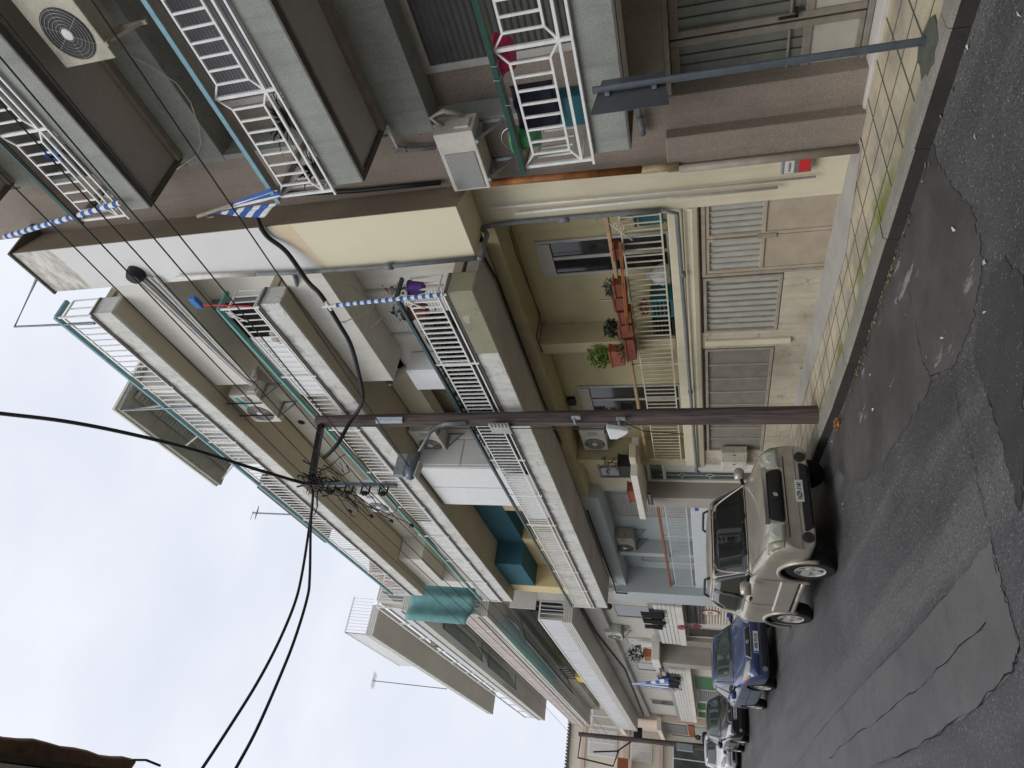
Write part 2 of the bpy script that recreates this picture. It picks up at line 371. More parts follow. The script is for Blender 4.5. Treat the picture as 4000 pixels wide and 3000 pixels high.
def road_patch(px, m, lift, jit=.05, n=10, world=()):
    P = []
    for a, b in zip(px, px[1:] + px[:1]):
        A = on_road(*a) if len(a) == 2 else Vector(a); B = on_road(*b) if len(b) == 2 else Vector(b)
        for k in range(n):
            q = A.lerp(B, k / n); P.append((q.x + random.uniform(-jit, jit) * (k > 0), q.y + random.uniform(-jit, jit) * (k > 0)))
    bm = bmesh.new(); f = bm.faces.new([bm.verts.new((x, y, road_z(x) + lift)) for x, y in P]); bmesh.ops.triangulate(bm, faces=[f]); bmesh.ops.recalc_face_normals(bm, faces=bm.faces)
    me = bpy.data.meshes.new('asphalt_patch'); bm.to_mesh(me); bm.free()
    if me.polygons[0].normal.z < 0: me.flip_normals()
    me.materials.append(m); o = bpy.data.objects.new('asphalt_patch', me); COL.objects.link(o); o.parent = road; return o
road_patch([(3645, 560), (3700, 700), (3790, 800), (3830, 930), (3842, 1060), (3800, 1250), (3735, 1420), (3650, 1475), (3560, 1640), (3440, 1830), (3330, 1900), (3235, 1790), (3300, 1590), (3420, 1200), (3560, 760)], patch_mat('gutter_asphalt', (.050, .046, .044), (.098, .091, .086), (.26, .25, .235), .615, .12), .004, .03)
road_patch([(3870, 2110), (3911, 2250), (3985, 2521), (3958, 2625), (3786, 2788), (3588, 2919), (3400, 3000), (3104, 3000), (3181, 2887), (3325, 2720), (3488, 2553), (3714, 2309)], patch_mat('worn_trench_asphalt', (.092, .091, .092), (.140, .138, .137), (.2, .195, .19), .66, .25, .55), .004, .015)
road_patch([(3850, 1100), (3930, 1000), (4000, 1100), (4000, 1900), (3985, 2000), (3900, 1690), (3845, 1500), (3800, 1380)], patch_mat('dark_coarse_asphalt', (.040, .040, .042), (.062, .061, .063), (.1, .1, .1), .7, .8), .004, .03)
M_crk = mat('crack_void', (0.012, 0.011, 0.010), 0.9, 0, .3, 20)
def crack(px, w, jit=.02, n=7):
    pts = []
    for (a, b) in zip(px[:-1], px[1:]):
        for k in range(n):
            t = k / n; P = on_road(a[0] + (b[0] - a[0]) * t, a[1] + (b[1] - a[1]) * t)
            if len(pts) == 0 or k: P = P + Vector((random.uniform(-jit, jit), random.uniform(-jit, jit), 0))
            P.z = road_z(P.x) + .008; pts.append(P)
    m = MB(); vs = []; fs = []
    for i, p in enumerate(pts):
        d = (pts[min(i + 1, len(pts) - 1)] - pts[max(0, i - 1)]).normalized(); s = Vector((-d.y, d.x, 0)) * w * random.uniform(.1, 1.0) * .36 * (1 if random.random() > .12 else .15)
        vs += [p - s, p + s]
    for i in range(len(pts) - 1): fs.append((2 * i, 2 * i + 1, 2 * i + 3, 2 * i + 2))
    m.add(vs, fs); return m.build('crack', M_crk, road)
crack([(3730, 1500), (3750, 1617), (3796, 1753), (3827, 1907), (3868, 2056), (3900, 2250), (3954, 2399), (3985, 2521)], .014)
crack([(3985, 2521), (3958, 2625), (3786, 2788), (3588, 2919), (3400, 3000)], .022, .02)
crack([(3845, 1500), (3886, 1627), (3904, 1690), (3950, 1850), (3990, 2015)], .012)
crack([(3859, 2431), (3678, 2603), (3597, 2684), (3443, 2801), (3280, 2919), (3235, 2973)], .018, .02)
crack([(3714, 2309), (3488, 2553), (3325, 2720), (3181, 2887), (3104, 3000)], .009, .012)
crack([(3555, 1140), (3580, 1270), (3610, 1420), (3640, 1470), (3725, 1440)], .016)
# kerb line in plan
KL = [(30, 5.04), (-7.4, 5.04), (-8.5, 5.14), (-9.6, 5.28), (-12, 5.36), (-60, 5.36)]
def kerb_y(x):
    for (a, ya), (b, yb) in zip(KL[:-1], KL[1:]):
        if b <= x <= a: return ya + (yb - ya) * (a - x) / (a - b)
    return KL[-1][1]
def pave_mat():
    t = NT('pavement_slabs'); p = t.sep()
    def joint(v, per, off, w):
        f = t.math('FRACT', t.math('DIVIDE', t.math('ADD', v, off), per)); d = t.math('ABSOLUTE', t.math('SUBTRACT', f, .5))
        return t.ramp(d, .5 - w / per, .5 - w * .4 / per)
    j = t.math('MAXIMUM', joint(p[0], .41, 50 * .41 + 3.517 + .205, .017), joint(p[1], .393, -5.29 + .393 * 20 + .1965, .017))
    big = t.noise(1.6, 6, .62); mid = t.noise(9, 5, .65); fine = t.noise(120, 3)
    fx = t.math('FLOOR', t.math('DIVIDE', t.math('ADD', p[0], 3.517 + 50 * .41), .41)); fy = t.math('FLOOR', t.math('DIVIDE', t.math('ADD', p[1], -5.29 + .393 * 20), .393))
    cmb = t.n.new('ShaderNodeCombineXYZ'); t.link(fx, cmb.inputs[0]); t.link(fy, cmb.inputs[1])
    wn = t.n.new('ShaderNodeTexWhiteNoise'); wn.noise_dimensions = '3D'; t.link(cmb.outputs[0], wn.inputs['Vector'])
    c = t.mix(wn.outputs['Value'], (.50, .43, .30), (.40, .36, .27))
    c = t.mix(t.math('MULTIPLY', t.ramp(big, .40, .66), .75), c, (.20, .18, .155))
    c = t.mix(t.math('MULTIPLY', t.ramp(mid, .5, .78), .4), c, (.55, .50, .41))
    # moss along the kerb side, thicker away from the camera
    band = t.math('ADD', t.math('SUBTRACT', 5.62, p[1]), t.math('MULTIPLY', t.math('SUBTRACT', t.noise(1.3, 5, .65), .5), 1.5))
    far = t.ramp(t.math('MULTIPLY', p[0], -0.1), .36, .52)
    moss = t.math('MULTIPLY', t.ramp(band, .12, .42), t.math('ADD', t.math('MULTIPLY', far, .9), .22))
    c = t.mix(moss, c, (.14, .155, .025))
    c = t.mix(j, c, t.mix(t.ramp(t.noise(2.2, 4), .4, .62), (.075, .066, .055), (.05, .065, .02)))
    c = t.mix(.15, c, t.ramp(fine, .3, .7), 'OVERLAY')
    t.color(c); t.set(Roughness=.85, Specular_IOR_Level=.25)
    t.bump(t.math('SUBTRACT', t.math('MULTIPLY', mid, .4), j), .5, .008); return t.m
M_pave = pave_mat()
M_cem = wall('cement_screed', (.36, .345, .315), (.2, .19, .17), .5, 2.2, 80, .15, .4, .1)
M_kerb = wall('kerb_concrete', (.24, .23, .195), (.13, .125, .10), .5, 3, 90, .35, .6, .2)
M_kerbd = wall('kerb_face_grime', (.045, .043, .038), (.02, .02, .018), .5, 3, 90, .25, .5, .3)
mb = MB()
kx = [30, 10, 2, -2, -5, -7.4, -8.5, -9.6, -12, -20, -30, -45, -60]
for a, b in zip(kx[:-1], kx[1:]):
    mb.add([(b, kerb_y(b) + .2, pave_z(b)), (a, kerb_y(a) + .2, pave_z(a)), (a, 7.2, pave_z(a)), (b, 7.2, pave_z(b))], [(0, 1, 2, 3)])
mb.build('pavement', M_pave, kind='structure', weld=True)
kt = MB(); kf = MB(); x = 30.0
while x > -60:
    L = 1.0 if x > -30 else 5.0; a, b = x - .002, x - L + .002
    for (p, q) in ((a, b),):
        ya, yb = kerb_y(p), kerb_y(q); j = random.uniform(-.006, .006)
        za, zb = pave_z(p) + .006 + j, pave_z(q) + .006 + j
        kt.add([(q, yb + .02, zb), (p, ya + .02, za), (p, ya + .235, za - .004), (q, yb + .235, zb - .004), (q, yb, zb - .03), (p, ya, za - .03)], [(0, 1, 2, 3), (4, 5, 1, 0)])
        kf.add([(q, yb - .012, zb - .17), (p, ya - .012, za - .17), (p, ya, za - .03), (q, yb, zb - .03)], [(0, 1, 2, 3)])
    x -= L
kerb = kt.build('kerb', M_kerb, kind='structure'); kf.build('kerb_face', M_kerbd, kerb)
mb = MB()                                                    # cement fillet between pavement and house walls
for (a, b, y0, y1) in ((-4.95, -6.2, 6.42, 6.05), (-6.2, -8.6, 6.05, 6.2), (-8.6, -10.5, 6.2, 6.45)):
    mb.add([(b, y1, pave_z(b) + .004), (a, y0, pave_z(a) + .004), (a, 6.9, pave_z(a) + .05), (b, 6.9, pave_z(b) + .05)], [(0, 1, 2, 3)])
mb.build('pavement_screed', M_cem, kind='structure')
# ------------------------------------------------------------------ helpers for buildings
def slats(x0, x1, y, z0, z1, pitch=.05, d=.012, gap=.18):
    m = MB(); z = z0
    while z < z1 - 1e-4:
        zt = min(z + pitch * (1 - gap), z1)
        m.ext([(x0, y, z), (x0, y - d * .7, z + (zt - z) * .2), (x0, y - d, z + (zt - z) * .5), (x0, y - d * .7, zt - (zt - z) * .2), (x0, y, zt)], (x1 - x0, 0, 0))
        z += pitch
    m.box(x0, x1, y, y + .01, z0, z1)
    return m
def ring_frame(x0, x1, z0, z1, y0, y1, w):
    m = MB(); m.box(x0, x0 + w, y0, y1, z0, z1); m.box(x1 - w, x1, y0, y1, z0, z1); m.box(x0 + w, x1 - w, y0, y1, z1 - w, z1); m.box(x0 + w, x1 - w, y0, y1, z0, z0 + w)
    return m
def window(parent, x0, x1, z0, z1, y, frame_m=None, fill='glass', w=.06, open_z=None, shutter_m=None, pitch=.05, mull=0):
    """a window or balcony door in a wall face at y (frame stands 3 cm proud)"""
    fr = ring_frame(x0, x1, z0, z1, y - .03, y + .02, w)
    f = fr.build('window', frame_m or M_frame, parent, bevel=.004)
    a, b, c, d = x0 + w, x1 - w, z0 + w, z1 - w
    if fill == 'shutter':
        zz = c if open_z is None else open_z
        slats(a, b, y - .004, zz, d, pitch).build('shutter', shutter_m or M_shut, f)
        if open_z is not None: MB().box(a, b, y - .002, y + .012, c, zz).build('pane', M_dark, f)
    else:
        MB().box(a, b, y - .008, y + .012, c, d).build('pane', M_glass, f)
        if mull:
            m = MB()
            for k in range(1, mull + 1):
                xx = a + (b - a) * k / (mull + 1); m.box(xx - .03, xx + .03, y - .026, y - .009, c, d)
            m.build('sash', frame_m or M_frame, f)
    return f
def bar_rail(parent, x0, x1, y, z0, z1, bars_m, hand_m, sp=.11, hw=.06, hh=.045, low=(.02, .12), top_gap=.12, post=1.5, br=.012, name='balcony_railing', ends=()):
    """straight railing of vertical bars on the line y, from slab top z0 to the underside of a handrail at z1"""
    m = MB(); a, b = min(x0, x1), max(x0, x1)
    for q in low: m.box(a, b, y - .012, y + .012, z0 + q, z0 + q + .022)
    zt = z1 - top_gap; m.box(a, b, y - .012, y + .012, zt, zt + .022)
    n = max(1, int(round((b - a) / sp)))
    for k in range(n + 1):
        xx = a + (b - a) * k / n; m.box(xx - br / 2, xx + br / 2, y - br / 2, y + br / 2, z0 + low[-1] + .02, zt)
    k = max(1, int(round((b - a) / post)))
    for i in range(k + 1):
        xx = a + (b - a) * i / k; m.box(xx - .014, xx + .014, y - .014, y + .014, z0 - .03, z1)
    for (xe, ye, yi) in ends:                                # return to the wall at xe from ye to yi
        for q in low: m.box(xe - .012, xe + .012, ye, yi, z0 + q, z0 + q + .022)
        m.box(xe - .012, xe + .012, ye, yi, zt, zt + .022)
        n2 = max(1, int(round((yi - ye) / sp)))
        for i in range(n2 + 1):
            yy = ye + (yi - ye) * i / n2; m.box(xe - br / 2, xe + br / 2, yy - br / 2, yy + br / 2, z0 + low[-1], zt)
    r = m.build(name, bars_m, parent)
    h = MB().box(a - .02, b + .02, y - hw / 2, y + hw / 2, z1, z1 + hh)
    for (xe, ye, yi) in ends: h.box(xe - hw / 2, xe + hw / 2, ye, yi, z1 + .001, z1 + hh - .001)
    h.build('handrail', hand_m, r, bevel=.006)
    return r
def ac_unit(label, loc, w=.82, d=.30, h=.56, m=None, fan=-1, rz=0.0, group='air conditioner units on the facades', fins=False, brk=True, stripe=None, bars=False):
    """split air conditioner outdoor unit; origin at the middle of its back edge, underside; the fan side faces -y"""
    m = m or M_acw; t = thing('air_conditioner', label, 'air conditioner', loc, rz, group, True)
    MB().box(-w / 2, w / 2, -d, 0, 0, h).build('casing', m, t, bevel=.012)
    if fins:
        MB().box(-w / 2 + .03, w * .17, -d - .006, -d, .05, h - .05).build('coil_panel', M_acg, t)
        f = MB()
        for k in range(26): f.box(-w / 2 + .03, w * .17, -d - .011, -d - .005, .06 + k * (h - .12) / 26, .06 + k * (h - .12) / 26 + .006)
        f.build('fins', M_alum, t)
    else:
        r = min(h * .42, .26); cx = fan * (w / 2 - r - .05)
        MB().lathe([(r, -d - .008), (r, -d - .001)], (cx, 0, h / 2), 28, 'y').build('fan_opening', M_acd, t)
        g = MB()
        for k in range(1, 8):
            rr = r * k / 7.5; pts = [(cx + rr * math.cos(a * PI / 14), -d - .012, h / 2 + rr * math.sin(a * PI / 14)) for a in range(29)]; g.tube(pts, .0035, 4)
        for k in range(6):
            a = k * PI / 3; g.bar((cx, -d - .012, h / 2), (cx + r * math.cos(a), -d - .012, h / 2 + r * math.sin(a)), .005)
        g.build('fan_grille', M_acg if m is M_acy else m, t)
        MB().lathe([(.001, -d - .02), (.055, -d - .018), (.06, -d - .012)], (cx, 0, h / 2), 16, 'y').build('fan_hub', M_plate, t)
        s = MB()
        for k in range(7): s.box(-fan * (w / 2 - .05), -fan * (w / 2 - .2), -d - .005, -d + .001, h * .3 + k * .03, h * .3 + k * .03 + .012)
        s.build('side_vent', M_acg, t)
    p = MB(); p.box(w / 2, w / 2 + .025, -d * .8, -d * .3, .05, .22); p.build('valve_cover', m, t, bevel=.006)
    if stripe is not None:
        MB().ext([(w * .42, -d - .004, h * .86), (w * .42, -d - .004, h * .72), (w * .02, -d - .004, h * .62), (w * .02, -d - .004, h * .76)], (0, .003, 0)).build('logo_stripe', stripe, t)
    if bars:
        for xx in (-.2, .26): MB().bar((xx * w, -d - .03, h + .18), (xx * w, -d - .03, 0), .02).build('guard_bar', M_black, t)
    if brk:
        for xx in (-w * .33, w * .33):
            b = MB(); b.box(xx - .02, xx + .02, -d - .02, .02, -.04, -.001); b.bar((xx, -d * .9, -.03), (xx, .02, -.3), .025); b.box(xx - .02, xx + .02, -.0, .03, -.34, 0)
            b.build('bracket', M_steel if m is not M_acy else M_gard, t)
    return t
# ------------------------------------------------------------------ brown apartment building (right)
BB = thing('apartment_building', 'grey brown apartment building with deep concrete balconies, nearest on the right', 'building', (-4.6, 6.68, -1.7))
ZL = [(.635, 1.0), (3.587, 3.965), (6.527, 6.905), (9.47, 9.85)]
XR = 7.0; YW = 6.68
m = MB()
m.box(-5.12, -4.26, YW, 7.4, -1.9, 12.6)                      # left pier, full height
m.box(-4.26, XR, YW, 7.4, .30, 1.0)                           # over the entrance
for i, (b, t) in enumerate(ZL):
    nz = ZL[i + 1][0] if i < 3 else 12.6
    if i < 3: m.box(-4.26, XR, 7.06, 7.4, t, nz)              # recess back wall
    m.box(-4.26, XR, YW + .04, 7.4, b, t)
m.box(-4.26, XR, YW, 7.4, 9.85, 12.6); m.box(-5.12, XR, 7.4, 15, -1.9, 12.6)
m.box(-5.13, -4.66, YW - .16, YW + .3, -1.9, .33)             # ground floor pier, a little proud
m.build('wall', M_brown, BB, bevel=.012)
for i in range(3):
    b, t = ZL[i]; nb = ZL[i + 1][0]; bb = nb - .60
    MB().box(-4.275, XR, YW - .012, 7.05, bb, nb - .004).build('lintel_beam', M_conc, BB, bevel=.01)
    MB().box(-4.262, -4.19, YW - .008, 7.05, t, bb - .002).build('jamb', M_conc, BB)
for i, (b, t) in enumerate(ZL):
    s = MB().box(-4.15, XR, 5.70, 5.86, b, t); sl = s.build('balcony_slab', M_conc, BB, bevel=.012)
    MB().box(-4.149, XR, 5.86, YW - .02, b + .03, b + .22).build('soffit', M_concd, sl)
    MB().box(-4.149, XR, 5.705, 5.80, b - .012, b + .004).box(-4.152, -4.09, 5.80, YW - .02, b - .012, b + .031).build('drip_edge', M_grime, sl)
    if i: MB().box(-4.1, XR, YW - .12, YW - .014, b - .055, b + .03).build('cornice_strip', M_woodg, sl)
def panel_rail(parent, i, hm, hb):
    b, t = ZL[i]; y = 5.672; m = MB(); z0 = t; px = [-4.18, -2.93, -1.68, -.43, .82, 2.07, 3.32]
    m.box(px[0] - .06, px[-1], y - .014, y + .014, z0 - .004, z0 + .02); m.box(px[0], px[-1], y - .013, y + .013, z0 + .11, z0 + .137)
    for xx in px: m.box(xx - .016, xx + .016, y - .016, y + .016, z0, z0 + .72)
    def pan(P0, P1):
        P0 = Vector(P0); P1 = Vector(P1); d = (P1 - P0).normalized(); L = (P1 - P0).length; a, c = P0 + d * .14, P1 - d * .14
        zb, zt = .227, .60
        A, B = a + Vector((0, 0, zb)), c + Vector((0, 0, zb)); Cc, D = c + Vector((0, 0, zt)), a + Vector((0, 0, zt))
        m.bar(A, B, .022); m.bar(D, Cc, .022)
        n = max(2, int(round((L - .28) / .137)))
        for k in range(n + 1):
            q = a + (c - a) * (k / n); m.bar(q + Vector((0, 0, zb)), q + Vector((0, 0, zt)), .021)
        for u, v in ((P0 + Vector((0, 0, .715)), D), (P0 + Vector((0, 0, .125)), A), (P1 + Vector((0, 0, .715)), Cc), (P1 + Vector((0, 0, .125)), B)): m.bar(u, v, .018)
    for a, c in zip(px[:-1], px[1:]): pan((a, y, z0), (c, y, z0))
    pan((-4.18, y, z0), (-4.18, YW, z0)); m.box(-4.193, -4.167, y, YW, z0 + .11, z0 + .135)
    r = m.build('balcony_railing', M_railw, parent)
    h = MB().box(-4.24, px[-1], y - .055, y - .035, z0 + .715, z0 + .768).box(-4.22, -4.20, y - .035, YW, z0 + .715, z0 + .768)
    h.build('handrail_edge', hm, r); MB().box(-4.2, px[-1], y - .034, y + .07, z0 + .72, z0 + .764).box(-4.199, -4.13, y + .07, YW, z0 + .72, z0 + .764).build('handrail', hb, r)
panel_rail(BB, 0, M_green, M_woodg); panel_rail(BB, 1, M_blrail, M_woodg); panel_rail(BB, 2, M_green, M_woodg)
def bdoor(z0, zt, sm, open_z=None, pitch=.055):
    return window(BB, -3.77, -1.55, z0, zt, 7.06, M_frame, 'shutter', .085, open_z, sm, pitch)
bdoor(1.02, 2.99, M_shutd, None, .075); bdoor(3.985, 6.10 - .13, M_shutg, 4.22, .05); bdoor(6.92, 8.86, M_shutg, None)
# entrance: two leaves with grooved glass over a plain panel
ent = ring_frame(-4.655, -1.7, -1.66, .30, 6.88, 6.98, .055); 
de = ent.build('entrance_door', M_doorf, BB, bevel=.006)
def leaf(x0, x1):
    f = MB(); f.box(x0, x0 + .07, 6.90, 6.96, -1.60, .24); f.box(x1 - .07, x1, 6.90, 6.96, -1.60, .24)
    f.box(x0 + .07, x1 - .07, 6.90, 6.96, .15, .24); f.box(x0 + .07, x1 - .07, 6.90, 6.96, -1.13, -1.05); f.box(x0 + .07, x1 - .07, 6.90, 6.96, -1.60, -1.55)
    f.box(x0 + .07, x1 - .07, 6.895, 6.915, -.93, -.905)
    f.build('door_leaf', M_doorf, de, bevel=.006)
    g = MB(); n = 6
    for k in range(n):
        a = x0 + .07 + (x1 - x0 - .14) * k / n; b = x0 + .07 + (x1 - x0 - .14) * (k + 1) / n
        g.ext([(a + .004, 6.945, -1.05), (b - .004, 6.925, -1.05), (b - .004, 6.95, -1.05), (a + .004, 6.95, -1.05)], (0, 0, 1.2))
    g.build('door_glass', M_flut, de); MB().box(x0 + .07, x1 - .07, 6.92, 6.95, -1.55, -1.13).build('door_panel', M_doorp, de)
leaf(-4.59, -3.79); leaf(-3.77, -2.95)
MB().box(-2.94, -1.76, 6.92, 6.95, -1.6, .24).build('door_sidelight', M_flut, de)
MB().box(-3.72, -3.64, 6.85, 6.90, -.98, -.95).box(-3.72, -3.70, 6.85, 6.87, -.98, -.80).build('door_handle', M_black, de)
MB().box(-4.72, -1.6, 6.60, 6.9, -1.76, -1.665).build('door_sill', wall('marble_sill', (.55, .53, .49), (.35, .33, .3), .3, 3, 60, .05, .1, 0), BB, bevel=.008)
MB().box(-4.64, XR, 7.0, 7.05, -1.8, .3).build('door_reveal', M_dark, BB)
MB().box(-4.66, XR, 6.70, 6.9, .245, .298).build('door_head', M_doorf, BB)
# pipes on the brown house
M_pipeb = mat('brown_painted_pipe', (.33, .285, .235), .5, 0, .2, 8)
p = MB(); p.tube([(-5.05, 6.47, -1.68), (-5.05, 6.47, 0.2)], .045, 12); p.tube([(-5.05, 6.47, -.28), (-5.05, 6.62, -.28)], .012, 6)
p.build('downpipe', M_pipeb, BB, smooth=True)
p = MB(); p.tube([(-5.03, 6.5, .2), (-5.03, 6.5, .62)], .047, 12); p.build('downpipe', mat('ochre_painted_pipe', (.40, .32, .17), .5, 0, .3, 8), BB, smooth=True)
p = MB(); p.tube([(-5.02, 6.5, .62), (-4.98, 6.52, 2.5)], .045, 12); p.build('downpipe', M_rust, BB, smooth=True)
A = on_y(1510, 490, 6.6); B = on_y(1555, 580, 6.6); C = on_y(1700, 575, 6.6)
p = MB(); p.tube([A, B], .022, 8); p.build('drain_pipe', M_pvcw, BB, smooth=True)
p = MB(); p.tube([on_y(1540, 588, 6.6), B, on_y(1625, 582, 6.6), C], .03, 10); p.tube([on_y(1580, 583, 6.6), on_y(1590, 582, 6.6)], .036, 10); p.build('drain_pipe', M_pvc, BB, smooth=True)
p = MB(); A = on_y(2495, 405, 6.6); B = on_y(2500, 455, 6.6); p.tube([on_y(2488, 360, 6.6), A, B], .028, 10); p.tube([B, on_y(2510, 525, 6.6)], .04, 10); p.build('drain_pipe', M_pvc, BB, smooth=True)
# thin pale cable hanging over the second floor
pts = [on_y(*q, 6.62) for q in ((505, 215), (600, 265), (690, 325), (745, 400), (775, 490), (785, 560), (765, 610), (700, 655), (640, 690), (607, 727))]
tag(MB().tube(pts, .006, 6).build('loose_cable', M_railc), 'thin pale cable looping across the brown wall below the top balcony', 'cable')
# air conditioners of the brown house
ac_unit('large yellowed air conditioner with round fan guard hanging under the uppermost brown balcony', (-2.02, 6.22, 5.68), .90, .30, .66, M_acy, -1)
ac_unit('rusty white air conditioner with bare coil fins on the brown wall beside the orange pipe', (-4.50, 6.66, 2.40), .80, .34, .47, M_acw, 1, fins=True)
h = MB(); h.tube([(-4.12, 6.5, 2.78), (-4.0, 6.52, 2.9), (-3.96, 6.56, 2.75), (-4.06, 6.6, 2.55)], .03, 8)
tag(h.build('insulated_hose', M_acy, smooth=True), 'yellowed insulated hose looping beside the rusty air conditioner', 'hose')
# ------------------------------------------------------------------ cream apartment building (centre)
CB = thing('apartment_building', 'cream apartment building with peeling balcony slabs and ground floor loggia, behind the near utility pole', 'building', (-12.5, 6.7, -1.6))
YG = 6.70; YB = 5.70
def paint_wall():
    t = NT('bay_paint_zones'); p = t.sep()
    big = t.noise(.9, 6, .62); fine = t.noise(60, 4, .7); st = t.noise(1.0, 5, .6, t.map((9, 9, .5)))
    wob = t.math('MULTIPLY', t.math('SUBTRACT', t.noise(2.5, 5, .6), .5), .10)
    edge = t.math('ADD', t.math('SUBTRACT', p[2], 5.43), wob)
    edge = t.math('SUBTRACT', edge, t.math('MULTIPLY', t.math('ADD', p[0], 4.89), .45))
    up = t.ramp(edge, 0.0, .015)
    edge2 = t.math('SUBTRACT', t.math('SUBTRACT', p[2], 5.10), t.math('MULTIPLY', t.math('ADD', p[0], 4.89), .15))
    c = t.mix(t.ramp(edge2, 0, .01), (.70, .64, .47), t.mix(t.ramp(st, .35, .7), (.70, .60, .43), (.62, .50, .33)))
    c = t.mix(up, c, (.69, .69, .68))
    top = t.ramp(t.math('ADD', t.math('SUBTRACT', p[2], t.math('ADD', 9.12, t.math('MULTIPLY', t.math('ADD', p[0], 5.75), .05))), t.math('MULTIPLY', wob, 1.5)), 0, .04)
    mot = t.mix(t.ramp(t.noise(3.0, 8, .72, t.map((1, 1, 2.5))), .42, .62), (.66, .65, .61), (.34, .32, .27))
    c = t.mix(top, c, mot)
    c = t.mix(t.math('MULTIPLY', t.ramp(big, .5, .8), .2), c, (.45, .42, .35))
    t.color(c); t.set(Roughness=.85, Specular_IOR_Level=.2); t.bump(t.math('ADD', t.math('MULTIPLY', fine, .4), big), .15, .006); return t.m
M_bay = paint_wall()
m = MB(); m.prism_z([(-4.905, 6.05), (-5.10, 6.70), (-5.10, 7.5), (-5.75, 7.5), (-5.75, 6.05)], 2.80, 9.92)
m.build('bay_wall', M_bay, CB, bevel=.008)
m = MB(); m.prism_z([(-4.898, 6.052), (-5.092, 6.698), (-5.099, 6.698), (-4.906, 6.052)], 2.80, 9.91); m.build('side_wall', M_strip, CB)
MB().box(-5.77, -4.88, 6.02, 7.0, 9.92, 9.96).build('coping', M_grime, CB)
# storey walls behind the balconies
ZC = [(2.870, 3.258), (5.785, 6.155), (8.775, 9.19)]
m1 = MB(); m1.box(-9.0, -5.75, 6.70, 7.6, ZC[0][1], ZC[1][0]); m1.box(-8.47, -5.75, 6.05, 6.75, 5.12, ZC[1][0] - .003)
m1.box(-8.47, -5.75, 6.70, 7.6, ZC[1][1], ZC[2][0]); m1.box(-8.45, -5.75, 6.05, 6.75, 8.03, ZC[2][0] - .003)
m1.box(-17.5, -8.45, 6.70, 7.0, 8.30, ZC[2][0] - .003); m1.box(-19.9, -8.45, 7.25, 7.6, ZC[1][1], ZC[2][0])
m1.box(-19.9, -17.5, 6.05, 6.75, 8.03, ZC[2][0] - .003); m1.box(-19.9, -19.35, 6.05, 7.3, ZC[1][1], 8.03)
m1.build('upper_wall', M_white, CB, bevel=.008)
m1 = MB(); m1.box(-13.0, -9.0, 7.25, 7.6, ZC[0][1], ZC[1][0]); m1.box(-13.0, -8.47, 6.70, 7.0, 5.25, ZC[1][0] - .003)
m1.build('middle_wall', M_soff, CB, bevel=.008)
MB().box(-19.3, -13.0, 7.25, 7.6, ZC[0][1], 5.0).box(-15.3, -14.2, 6.7, 7.25, ZC[0][1], 5.0).box(-19.9, -17.2, 6.7, 7.25, ZC[0][1], 5.0).box(-19.9, -19.3, 6.05, 6.7, ZC[0][1], ZC[1][0] - .003).build('straw_wall', M_straw, CB, bevel=.008)
MB().box(-17.5, -13.0, 6.70, 7.6, 5.0, ZC[1][0] - .003).box(-19.3, -17.5, 6.05, 7.6, 5.0, ZC[1][0] - .003).build('teal_beam', M_teal, CB, bevel=.008)
MB().box(-19.9, -5.1, 7.55, 15, -1.8, 9.19).build('rear_mass', M_cream, CB)
# balcony slabs
for i, (b, t) in enumerate(ZC):
    x0 = -19.88; x1 = -6.0 if i < 2 else -5.95
    s = MB().box(x0, x1, YB, YB + .05, b, t).box(x1 - .05, x1, YB + .051, 6.05, b + .001, t - .001)
    sl = s.build('balcony_slab', M_slab, CB, bevel=.012)
    sm = M_soff if i else M_concd
    yb = 6.65 if i == 0 else (6.05 if False else 6.70)
    MB().box(x0, x1 - .051, YB + .051, yb, b + .010, b + .18).build('soffit', sm, sl)
    MB().box(x0, x1 + .01, YB - .012, YB + .004, t - .035, t + .004).box(x1 - .004, x1 + .012, YB + .005, 6.04, t - .035, t + .003).build('slab_lip', M_grime, sl)
    MB().box(x0, x1 - .051, YB + .051, 7.25, t - .15, t - .02).build('balcony_floor', M_soff, sl)
M_olive = wall('olive_patch_paint', (.30, .29, .20), (.17, .16, .11), .4, 2.5, 50, .1, .35, .3, peel=((.40, .37, .3), .63))
MB().prism_z([(-6.0 + .003, YB - .003), (-6.0 + .003, 6.04), (-6.0 - .001, 6.04), (-6.0 - .001, YB + .0), (-7.35, YB + .0), (-7.35, YB - .003)], 2.872, 3.222).build('paint_patch', M_olive, CB)
r1 = bar_rail(CB, -19.85, -6.02, 5.68, ZC[0][1], 3.93, M_railw, M_slate, .112, .06, .05, (.01, .10), .12, 1.6, .021, ends=((-6.02, 5.68, 6.03),))
r2 = bar_rail(CB, -19.85, -6.02, 5.68, ZC[1][1], 6.80, M_railw, M_tealr, .135, .07, .05, (.01, .05), .15, 1.7, .014, ends=((-6.02, 5.68, 6.03),))
r3 = bar_rail(CB, -19.85, -5.96, 5.68, ZC[2][1], 9.84, M_railw, M_blrail, .15, .07, .06, (.01,), .12, 1.9, .019, ends=((-5.96, 5.68, 6.03),))
